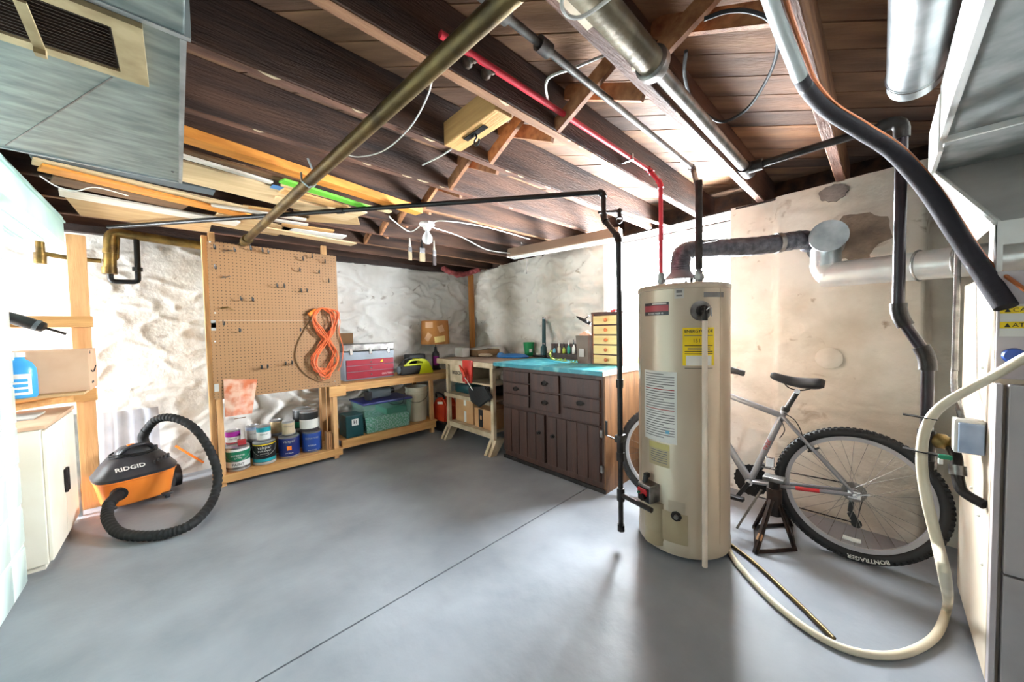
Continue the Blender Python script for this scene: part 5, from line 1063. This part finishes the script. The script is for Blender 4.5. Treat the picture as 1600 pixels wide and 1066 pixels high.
bm = B(); box(bm, (2.24, 2.98, .203), (2.60, 3.30, .47), .003); t = tag(fin('cardboard_carton', bm, 'cardboard'), 'plain brown carton with white tape on the lower bench shelf', 'carton')
for z0, z1 in ((.21, .33), (.39, .46)):
    bm = B(); box(bm, (2.2385, 3.10, z0), (2.2397, 3.14, z1)); fin('tape', bm, 'paper', t)
bm = B(); box(bm, (2.23, 2.66, .203), (2.52, 2.94, .40), .003); t = tag(fin('printed_carton', bm, 'cardboard'), 'smaller brown carton with black print on the lower bench shelf', 'carton')
bm = B(); box(bm, (2.2285, 2.80, .21), (2.2297, 2.87, .395)); fin('print_band', bm, 'ink', t); bm = B(); box(bm, (2.227, 2.815, .29), (2.2283, 2.845, .33)); fin('print_mark', bm, 'cardboard', t)
# on bench top
t = E('open_box', 'flattened grey cardboard box with an open flap on the bench', 'box', (2.62, 3.44, BZ+.022))
bm = B(); box(bm, (2.55, 3.28, BZ+.0225), (2.90, 3.50, BZ+.10), .003); fin('box_body', bm, 'cardboard_dark', t)
bm = B(); prism(bm, [(2.55, 3.28, BZ+.10), (2.58, 3.52, BZ+.105), (2.93, 3.52, BZ+.135), (2.93, 3.28, BZ+.135)], (0, 0, .004)); fin('lid_flap', bm, 'paper_grey', t)
bm = B(); box(bm, (2.42, 3.40, BZ+.0225), (2.53, 3.55, BZ+.13), .004); tag(fin('white_carton', bm, 'paper_grey'), 'pale grey carton beside the lamp at the bench end', 'carton')
bm = B(); ball(bm, (2.60, 3.19, BZ+.045), .085, (.8, 1.2, .22), 20)
for v in bm.verts: v.co += V((1, 1, .4))*noise.noise(v.co*30)*.02; v.co.z = max(v.co.z, BZ+.0225)
tag(fin('rag', bm, 'cream', sm=True), 'crumpled cream rag on the bench', 'rag')
M('bluecloth', S(42, 110, 176), .5)
t = E('blue_tarp', 'flat folded blue cloth on the bench', 'cloth', (2.78, 2.92, BZ+.022))
bm = B(); lathe(bm, [(.001, 0), (.20, .001), (.21, .012), (.14, .035), (.0, .045)], 28, Matrix.Translation((2.76, 2.90, BZ+.0225)), .75, 1.05); fin('cloth_body', bm, 'bluecloth', t, sm=True)
bm = B(); ball(bm, (2.70, 3.03, BZ+.05), .05, (.8, .9, .5)); fin('cloth_knot', bm, 'bluetape', t, sm=True)
# ============================================================ corner post, insulation, brushes, bulb, tube light
bm = B(); cxp = V((3.03, 4.03, 0)); box(bm, (cxp.x, cxp.y, 0), (cxp.x+.07, cxp.y+.045, 2.0), .002); tag(fin('corner_post', bm, 'orange_post' if 'orange_post' in MATS else wood('orange_post', (190, 126, 62), (150, 92, 42), 'z')), 'upright orange brown timber post in the corner', 'post')
M('pinkwool', S(168, 84, 84), .9, 0, S(126, 56, 54), 14, .9, 40)
bm = B(); tube(bm, cat([(2.55, 3.98, 2.04), (2.66, 3.96, 1.985), (2.82, 3.95, 1.965), (2.95, 3.90, 2.0), (3.02, 3.80, 2.04)], 8), .045, 14, flat=.8)
for v in bm.verts: v.co += V((1, 1, 1))*noise.noise(v.co*22)*.02; v.co.z = min(v.co.z, 2.052)
tag(fin('insulation_roll', bm, 'pinkwool', sm=True), 'pink insulation wool stuffed at the top of the corner', 'insulation')
M('brushhandle', S(214, 204, 186), .5); M('bristle', S(150, 132, 104), .8); M('bristledark', S(70, 60, 58), .8)
for k, (x0, yb_, wpx, lab, bm_m) in enumerate(((641, 407, 8, 'narrow paint brush with clean bristles, left of the three hanging', 'bristle'), (660, 409, 13, 'wide paint brush, middle of the three hanging under the joist', 'bristle'), (679, 415, 8, 'narrow paint brush with dark bristles, right of the three hanging', 'bristledark'))):
    Yb = 2.96; a = py(x0-1, 372+2*k, Yb); b_ = py(x0, yb_, Yb); a.z = min(a.z, 2.075); w_ = wpx*.0043; h_ = a.z-b_.z
    t = E('paint_brush', lab, 'brush', b_, group='paint brushes hanging from the joist')
    dX = V((1, 0, 0))
    bm = B(); tube(bm, [(b_.x, Yb, a.z), (b_.x, Yb, a.z-h_*.25), (b_.x, Yb, a.z-h_*.40)], [.006, .008, .014], 10); fin('handle', bm, 'brushhandle' if k != 1 else 'black', t, sm=True)
    bm = B(); box(bm, (b_.x-w_/2, Yb-.009, a.z-h_*.62), (b_.x+w_/2, Yb+.009, a.z-h_*.38), .002); fin('ferrule', bm, 'chrome', t)
    bm = B(); box(bm, (b_.x-w_/2*.97, Yb-.007, b_.z), (b_.x+w_/2*.97, Yb+.007, a.z-h_*.62), .002); fin('bristles', bm, bm_m, t)
    bm = B(); tube(bm, [(b_.x, 2.991, a.z-.005), (b_.x, Yb-.008, a.z-.008)], .0025, 6); fin('hanging_nail', bm, 'steel', t)
lc = pz(668, 352, 2.05); lc = V((1.445, 2.46, 2.058))
t = E('bulb_fixture', 'white porcelain socket with a bare round bulb on the joist', 'light', lc); mx = Matrix.Translation(lc)
bm = B(); lathe(bm, [(.055, .0), (.060, -.012), (.056, -.022), (.032, -.032), (.026, -.055), (0, -.055)][::-1], 24, mx); fin('socket_base', bm, 'white', t, sm=True)
M('bulbglass', S(240, 242, 244), .25); bm = B(); lathe(bm, [(.014, -.055), (.016, -.07), (.026, -.085), (.037, -.105), (.040, -.125), (.034, -.148), (.018, -.162), (0, -.165)], 24, mx); fin('bulb', bm, 'bulbglass', t, sm=True)
bm = B(); box(bm, (lc.x-.02, lc.y-.06, lc.z-.02), (lc.x+.03, lc.y-.03, lc.z+.0)); fin('cable_clamp', bm, 'white', t)
# hanging fluorescent
M('fixturetan', S(150, 124, 104), .5, .2); M('fixturewhite', S(240, 240, 236), .4)
fa_, fb_ = V((2.475, 2.60, 1.935)), V((2.69, 1.50, 1.95)); d = (fb_-fa_).normalized(); nx = V((d.y, -d.x, 0))
t = E('tube_light', 'long hanging shop tube light fixture in front of the window', 'light', fa_)
bm = B(); sec = [(-.045, .085), (.045, .085), (.065, .012), (.065, 0), (.05, 0), (.02, .02), (-.02, .02), (-.05, 0), (-.065, 0), (-.065, .004)]
prism(bm, [fa_+nx*x+V((0, 0, z)) for x, z in sec], fb_-fa_); fin('reflector', bm, 'fixturetan', t)
for s in (-.035, .035):
    bm = B(); cyl(bm, fa_+nx*s+d*.03+V((0, 0, .003)), fb_+nx*s-d*.03+V((0, 0, .003)), .0125, 14); fin('tube_lamp', bm, 'fixturewhite', t, sm=True)
bm = B(); prism(bm, [fa_+nx*x+V((0, 0, z)) for x, z in ((-.066, -.004), (.066, -.004), (.066, .003), (-.066, .003))], d*.02); prism(bm, [fa_-nx*.071+V((0, 0, -.004)), fa_-nx*.064+V((0, 0, -.004)), fa_-nx*.064+V((0, 0, .02)), fa_-nx*.071+V((0, 0, .02))], fb_-fa_); fin('white_rim', bm, 'fixturewhite', t)
for s in (.12, .86):
    c = fa_.lerp(fb_, s); bm = B()
    for k in range(4):
        z0 = c.z+.078+k*.009; tube(bm, [V((c.x, c.y, z0+.010))+V((.006*math.cos(a) if k % 2 else 0, 0 if k % 2 else .006*math.cos(a), .011*math.sin(a))) for a in [j*2*PI/10 for j in range(10)]], .0016, 5, closed=True)
    fin('hanging_chain', bm, 'chrome', t, sm=True)
c = fa_.lerp(fb_, .14)-nx*.05; bm = B(); tube(bm, [c, c+V((0, 0, -.16))], .0012, 5); ball(bm, c+V((0, 0, -.165)), .007, n=8); fin('pull_cord', bm, 'chrome', t, sm=True)
# hose bib cluster at the wall near the light
t = E('shutoff_cluster', 'small brass valve cluster beside the elbow of the black gas pipe', 'valve', (2.0, 1.12, 1.9))
c = px(968, 330, 2.05); bm = B(); cyl(bm, c, V((2.99, c.y-.04, c.z+.03)), .010, 10); fin('stub_pipe', bm, 'wirewhite', t, sm=True)
bm = B(); ball(bm, c, .018); cyl(bm, c+V((0, 0, -.045)), c+V((0, 0, 0)), .013); tube(bm, [c+V((-.005, .022*math.cos(a), -.055+.022*math.sin(a))) for a in [k*2*PI/14 for k in range(14)]], .004, 6, closed=True); fin('valve_body', bm, 'darkmetal', t, sm=True)
bm = B(); cyl(bm, c+V((-.16, .05, -.03)), c, .009, 10); fin('cross_pipe', bm, 'darkmetal', t, sm=True)
# round wall plate outline on the right wall
c = px(1295, 560, XW(.2)-.045); bm = B(); lathe(bm, [(.062, -.03), (.064, .004), (.058, .008), (0, .009)], 28, frame(c, c+V((-1, 0, 0)))); fin('patched_hole', bm, 'limewash_warm', wr, sm=True)
# ============================================================ bicycle
LEAN, BYAW = rad(10), rad(-5); BR = .335
bo = V((2.462, .082, 0)); bh = V((math.sin(BYAW), math.cos(BYAW), 0)); bn0 = V((math.cos(BYAW), -math.sin(BYAW), 0))
bu = math.cos(LEAN)*V((0, 0, 1))+math.sin(LEAN)*bn0; bn = math.cos(LEAN)*bn0-math.sin(LEAN)*V((0, 0, 1))   # bn points to the wall
def bp(x, y, off=0):      # pixel -> point on the bike's mid plane shifted by off toward the wall
    d = ray(x, y); o = bo+bn*off; return CO+d*((o-CO).dot(bn)/d.dot(bn))
def bl(u, v, w=0): return bo+bh*u+bu*v+bn*w
M('silver', S(142, 142, 146), .32, .5, S(122, 122, 128), 4); M('tyre', S(24, 24, 27), .65); M('rimgrey', S(158, 156, 160), .35, .5); M('seatblack', S(34, 34, 38), .5)
bk = E('bicycle', 'silver and red mountain bicycle leaning against the right wall', 'bicycle', bo)
def wheel(cu, cv, hdir, name):
    o = bl(cu, cv); X = hdir; Z = bu; Nn = X.cross(Z).normalized()
    P = lambda a, r, w=0: o+X*(r*math.cos(a))+Z*(r*math.sin(a))+Nn*w
    bm = B(); tube(bm, [P(k*2*PI/72, BR-.027) for k in range(72)], .024, 12, closed=True); ty = fin('tyre', bm, 'tyre', bk, sm=True)
    bm = B()
    for k in range(84):
        a = k*2*PI/84
        for w in (-.017, 0, .017):
            aa = a+(.037 if w else 0); r0 = BR-.008-(.006 if w else 0); c = P(aa, r0, w)
            rd = (P(aa, r0+1, w)-c).normalized(); tg = rd.cross(Nn)
            m = Matrix(((tg.x, Nn.x, rd.x, c.x), (tg.y, Nn.y, rd.y, c.y), (tg.z, Nn.z, rd.z, c.z), (0, 0, 0, 1)))
            box(bm, (-.0075, -.0065, -.004), (.0075, .0065, .008), 0, m)
    st(fin('tread_knobs', bm, 'tyre', ty), 'stuff')
    bm = B(); n = 72
    ringp = [(BR-.050, -.012), (BR-.050, .012), (BR-.070, .010), (BR-.070, -.010)]
    R = [[bm.verts.new(P(k*2*PI/n, r, w)) for r, w in ringp] for k in range(n)]
    for k in range(n):
        for j in range(4): bm.faces.new((R[k][j], R[k][(j+1) % 4], R[(k+1) % n][(j+1) % 4], R[(k+1) % n][j]))
    fin('rim', bm, 'rimgrey', bk, sm=True)
    bm = B(); cyl(bm, o-Nn*.045, o+Nn*.045, .016, 14); cyl(bm, o-Nn*.036, o-Nn*.030, .026, 16); cyl(bm, o+Nn*.030, o+Nn*.036, .026, 16); cyl(bm, o-Nn*.07, o+Nn*.07, .006, 8); fin('hub', bm, 'chrome', bk, sm=True)
    s0 = None
    for k in range(32):
        a = k*2*PI/32; sd = 1 if k % 2 else -1; b_ = a+(1.1 if (k//2) % 2 else -1.1)
        bm = B(); cyl(bm, P(b_, .024, sd*.033), P(a, BR-.068, 0), .0011, 5); fin('spoke', bm, 'steel', bk)
    return o, P, ty
ro, RP, rty = wheel(0, BR, bh, 'rear')
for s, a0, r in (('BONTRAGER', rad(-99), BR-.022), ):
    bm = text_bm(s, .026, ext=.0003, bold=.0006)
    for v in bm.verts:
        a = a0+v.co.x/r; v.co = RP(a, r+v.co.y, -(.0235+v.co.z)*(-1 if RP(0, 0, 1).x < RP(0, 0, 0).x else 1))
    fin('lettering', bm, 'paper', rty)
# tread label on top + reflector
side_ = -1 if RP(0, 0, 1).x > RP(0, 0, 0).x else 1
bm = B(); q = [RP(rad(-96)+rad(k*3.3), .235, .004*side_) for k in range(6)]; tube(bm, q, .011, 8, flat=1); fin('reflector', bm, 'white', bk, sm=True)
BB = bp(1172, 752); SC = bp(1222, 650); RH = ro; SPt = bp(1246, 612); HTt = bl(.92, .80); HTb = bl(.955, .68); TT = bp(1138, 618); DT = bp(1138, 697)
# top/down tubes extended along the seen directions to the head tube
HTt = SC+(TT-SC)*2.35; HTb = BB+(DT-BB)*2.9
def ftube(name, pts, r, mat='silver'):
    bm = B(); tube(bm, pts, r, 14); return fin(name, bm, mat, bk, sm=True)
ftube('seat_tube', [BB, SC+(SC-BB).normalized()*.03], .017); ftube('top_tube', [SC, HTt], .0175); ftube('down_tube', [BB, HTb], .021)
ftube('head_tube', [HTt+(HTt-HTb).normalized()*.03, HTb-(HTt-HTb).normalized()*.03], .021)
for s in (-1, 1):
    ftube('seat_stay', cat([SC+bn*.012*s, SC.lerp(RH, .3)+bn*.045*s, RH+bn*.062*s], 6), .0085)
    ftube('chain_stay', cat([BB+bn*.02*s, BB.lerp(RH, .4)+bn*.05*s, RH+bn*.062*s], 6), .010)
c = BB.lerp(RH, .45); c2 = BB.lerp(RH, .75); bm = B(); tube(bm, [BB.lerp(RH, .48)-bn*.0545, BB.lerp(RH, .58)-bn*.059, BB.lerp(RH, .70)-bn*.060], [.0108, .0108, .0105], 12); fin('red_decal', bm, 'red', bk, sm=True)
bm = B(); tube(bm, [TT+(HTt-TT)*.2+bu*.002, TT+(SC-TT)*.25+bu*.002], [.0182, .014], 12); fin('red_decal', bm, 'red', bk, sm=True)
tdir = (SC-BB).normalized(); mx = face_mx(BB.lerp(SC, .55)-bn*.0175, tdir, bn.cross(tdir)); mx = face_mx(BB.lerp(SC, .56)-bn*.0176, tdir, (tdir.cross(-bn))*-1)
text('TREK', .030, mx, 'ink_red', bk)
ftube('seat_post', [SC, SPt], .0135, 'black'); bm = B(); cyl(bm, SC+tdir*.03, SC+tdir*.055, .021, 14); fin('seat_clamp', bm, 'black', bk, sm=True)
bm = B(); cyl(bm, SPt-bn*.03, SPt+bn*.03, .014, 12); fin('saddle_clamp', bm, 'chrome', bk, sm=True)
# saddle
n0, t0 = bp(1203, 591), bp(1288, 606); ax = (t0-n0); L_ = ax.length; axd = ax.normalized(); upd = (bu-axd*bu.dot(axd)).normalized(); wd_ = bn
bm = B(); rings = []
for i in range(15):
    s = i/14; hw = .020+.058*max(0, (s-.35)/.65)**1.6; hh_ = .026+.016*s
    if s > .8: kk = math.sqrt(max(.06, 1-((s-.8)/.2)**2)); hw *= kk; hh_ *= .45+.55*kk
    if i == 0: hw *= .6; hh_ *= .6
    dip = -.018*math.sin(s*PI)+.004
    c = n0+axd*(L_*s)+upd*(.012+dip)
    rings.append([bm.verts.new(c+wd_*hw*math.cos(a)+upd*hh_*(math.sin(a) if math.sin(a) > 0 else math.sin(a)*.7)) for a in [k*2*PI/16 for k in range(16)]])
for A, C_ in zip(rings, rings[1:]):
    for k in range(16): bm.faces.new((A[k], A[(k+1) % 16], C_[(k+1) % 16], C_[k]))
bm.faces.new(rings[0]); bm.faces.new(rings[-1]); fin('saddle', bm, 'seatblack', bk, sm=True)
for s in (-1, 1):
    bm = B(); tube(bm, cat([n0+axd*.06+wd_*.01*s, SPt+bn*.02*s-axd*.04+upd*.012, SPt+bn*.022*s+axd*.02+upd*.012, n0+axd*(L_*.88)+wd_*.04*s], 6), .0035, 7); fin('saddle_rail', bm, 'darkmetal', bk, sm=True)
# cranks, chainrings, derailleurs
bm = B(); cyl(bm, BB-bn*.06, BB+bn*.06, .019, 16); fin('bottom_bracket', bm, 'chrome', bk, sm=True)
for r, w in ((.09, .045), (.068, .038), (.045, .031)):
    bm = B(); n = 40; t0_ = [bm.verts.new(BB+bn*w+(bh*math.cos(k*2*PI/n)+bu*math.sin(k*2*PI/n))*(r+(.003 if k % 2 else -.003))) for k in range(n)]; t1_ = [bm.verts.new(BB+bn*(w+.003)+(bh*math.cos(k*2*PI/n)+bu*math.sin(k*2*PI/n))*(r+(.003 if k % 2 else -.003))) for k in range(n)]
    bm.faces.new(t0_); bm.faces.new(t1_[::-1])
    for k in range(n): bm.faces.new((t0_[k], t0_[(k+1) % n], t1_[(k+1) % n], t1_[k]))
    fin('chainring', bm, 'blackmetal', bk)
ce = bp(1152, 776, -.075); bm = B(); bar(bm, BB-bn*.062, ce, .022, .012, bn, .003); fin('crank_arm', bm, 'black', bk)
ce2 = BB+(BB-bn*.062-ce)+bn*.07; bm = B(); bar(bm, BB+bn*.062, ce2, .022, .012, bn, .003); fin('crank_arm', bm, 'black', bk)
for c, s in ((ce, -1), (ce2, 1)):
    bm = B(); box(bm, (-.04, -.03, -.01), (.04, .03, .01), .004, face_mx(c+bn*.04*s, bh, bn)); fin('pedal', bm, 'black', bk)
c = bp(1202, 722, -.02); bm = B(); box(bm, (-.025, -.03, -.018), (.02, .03, .018), .006, face_mx(c, bh, bu)); fin('front_derailleur', bm, 'chrome', bk)
for i in range(5):
    bm = B(); cyl(bm, RH+bn*(.022+.005*i), RH+bn*(.025+.005*i), .05-.006*i, 22); fin('cog', bm, 'steel', bk, sm=True)
dd_ = bp(1328, 800, .06); d2_ = bp(1338, 818, .06); bm = B(); bar(bm, RH+bn*.065, dd_, .02, .014, bn, .003); bar(bm, dd_, d2_, .03, .018, bn, .004); cyl(bm, d2_-bn*.008, d2_+bn*.008, .022, 12); fin('rear_derailleur', bm, 'black', bk)
c1 = BB+bn*.046
bm = B(); tube(bm, [c1+bu*.088, RH+bn*.04+bu*.035, RH+bn*.05-bh*.04, d2_+bn*0, c1-bu*.088], .0038, 6); fin('chain', bm, 'darkmetal', bk)
bm = B(); c = RH-bn*.064; box(bm, (-.022, -.02, -.004), (.028, .02, .004), .003, face_mx(c, bh, bu)); lathe(bm, [(.012, 0), (.010, .012), (0, .013)], 12, frame(c-bn*.004, c-bn)); bar(bm, c-bn*.012, c-bn*.014-bh*.05+bu*.02, .009, .005); fin('dropout', bm, 'chrome', bk)
# kickstand, brake, cables
ks = bp(1190, 765, -.03); ke = bp(1151, 826, -.13); ke = pz(1151, 825, .012) if False else ke
bm = B(); tube(bm, [ks, ks.lerp(ke, .5), ke], .006, 8); fin('kickstand', bm, 'steel', bk, sm=True)
for s in (-1, 1):
    a = bp(1268, 706, .035*s); bm = B(); bar(bm, a, bp(1252, 680, .03*s), .014, .01, bn, .002); bar(bm, bp(1280, 700, .028*s), bp(1262, 706, .028*s), .010, .012, bn, .002); fin('rim_brake', bm, 'black', bk)
bm = B(); tube(bm, cat([SC+bu*.02-bn*.012, bp(1240, 655, -.02), bp(1250, 670, -.02), bp(1255, 685, -.02), bp(1262, 700, -.02)], 5), .0028, 6); tube(bm, cat([SC-tdir*.02-bn*.02, bp(1226, 672, -.03), bp(1218, 685, -.025)], 5), .0025, 6); fin('brake_cable', bm, 'black', bk, sm=True)
# front end
fd_ = (HTb-HTt).normalized(); FH = bl(.93, BR); FH = HTb+fd_*.02
fdir = (bh*.985-bn*.17).normalized(); FW = bl(0, 0)
fu = .93
fo, FPp, fty = wheel(fu, BR, fdir, 'front')
for s in (-1, 1):
    nn = fdir.cross(bu).normalized(); bm = B(); tube(bm, cat([HTb+nn*.0*s+fd_*.03, HTb+fd_*.06+nn*.045*s, fo+nn*.055*s], 6), .014, 10); fin('fork_leg', bm, 'black', bk, sm=True)
g0_ = bp(1163, 584, -.10); st_ = HTt+bu*.06; bm = B()
hb = (g0_-st_); gm = st_+hb*.55
tube(bm, [HTt+(HTt-HTb).normalized()*.03, st_], .014, 10); tube(bm, cat([st_-hb*.5, st_-hb*.3, st_, st_+hb*.4, g0_], 5), .011, 10); fin('handlebar', bm, 'black', bk, sm=True)
bm = B(); gd = (g0_-bp(1140, 577, -.10)).normalized(); tube(bm, [g0_-gd*(.016+.013*k)+V((0, 0, 0)) for k in range(9)][::-1]+[g0_], [.0165 if k % 2 else .0185 for k in range(9)]+[.017], 12); fin('grip', bm, 'rubber', bk, sm=True)
# ============================================================ jack stand
jc = V((2.30, .415, 0)); M('jackblack', S(30, 28, 28), .5, .3, S(60, 42, 32), 14)
t = E('jack_stand', 'black steel jack stand on the floor beside the bicycle wheel', 'jack stand', jc)
A_, B_, C2, D_ = pz(1180, 866), pz(1243, 862), pz(1236, 822), pz(1178, 826)
top_ = V((jc.x-.0, jc.y, .30)); 
cen = (A_+B_+C2+D_)/4; tp = cen+V((0, 0, .235))
for k, c in enumerate((A_, B_, C2, D_)):
    c = V((c.x, c.y, .004)); bm = B(); bar(bm, c, tp+(c-cen)*.16, .028, .005, (c-cen).normalized(), 0); bar(bm, c, tp+(c-cen)*.16, .005, .022, (c-cen).normalized(), 0); fin('leg', bm, 'jackblack', t)
cs = [V((c.x, c.y, .012)) for c in (A_, B_, C2, D_)]
for k in range(4):
    bm = B(); bar(bm, cs[k], cs[(k+1) % 4], .006, .02); fin('base_brace', bm, 'jackblack', t)
bm = B(); cyl(bm, tp+V((0, 0, -.09)), tp+V((0, 0, .06)), .036, 14); fin('sleeve', bm, 'jackblack', t, sm=True)
bm = B(); cyl(bm, tp+V((0, 0, .06)), tp+V((0, 0, .10)), .027, 14); fin('ratchet_bar', bm, 'darkmetal', t, sm=True)
bm = B(); box(bm, (tp.x-.035, tp.y-.05, tp.z+.10), (tp.x+.035, tp.y+.05, tp.z+.125), .006); fin('saddle', bm, 'steel', t)
bm = B(); c = A_.lerp(V((tp.x, tp.y, .2)), .25)-V((.016, -.004, -.01)); bar(bm, c, c+(tp-V((A_.x, A_.y, 0))).normalized()*.09, .026, .002, (A_-cen).normalized()); fin('label', bm, 'patchpink', t)
# ============================================================ unseen fill light added behind the viewpoint to brighten the room
M('fill_tube', (.93, .97, 1, 1), .9, emit=FILL_TUBE_GLOW)
for k, (x0, x1, y, lab) in enumerate(((.1, 1.3, -1.02, 'added fill tube light on the joists, unseen behind the viewpoint'),)):
    t = E('fill_tube_light', lab, 'light', ((x0+x1)/2, y, 1.98))
    bm = B(); box(bm, (x0, y-.07, 2.0), (x1, y+.07, 2.055), .004); fin('housing', bm, 'fixturewhite', t)
    for s in (-.035, .035):
        bm = B(); cyl(bm, (x0+.02, y+s, 1.985), (x1-.02, y+s, 1.985), .013, 12); fin('tube_lamp', bm, 'fill_tube', t, sm=True)
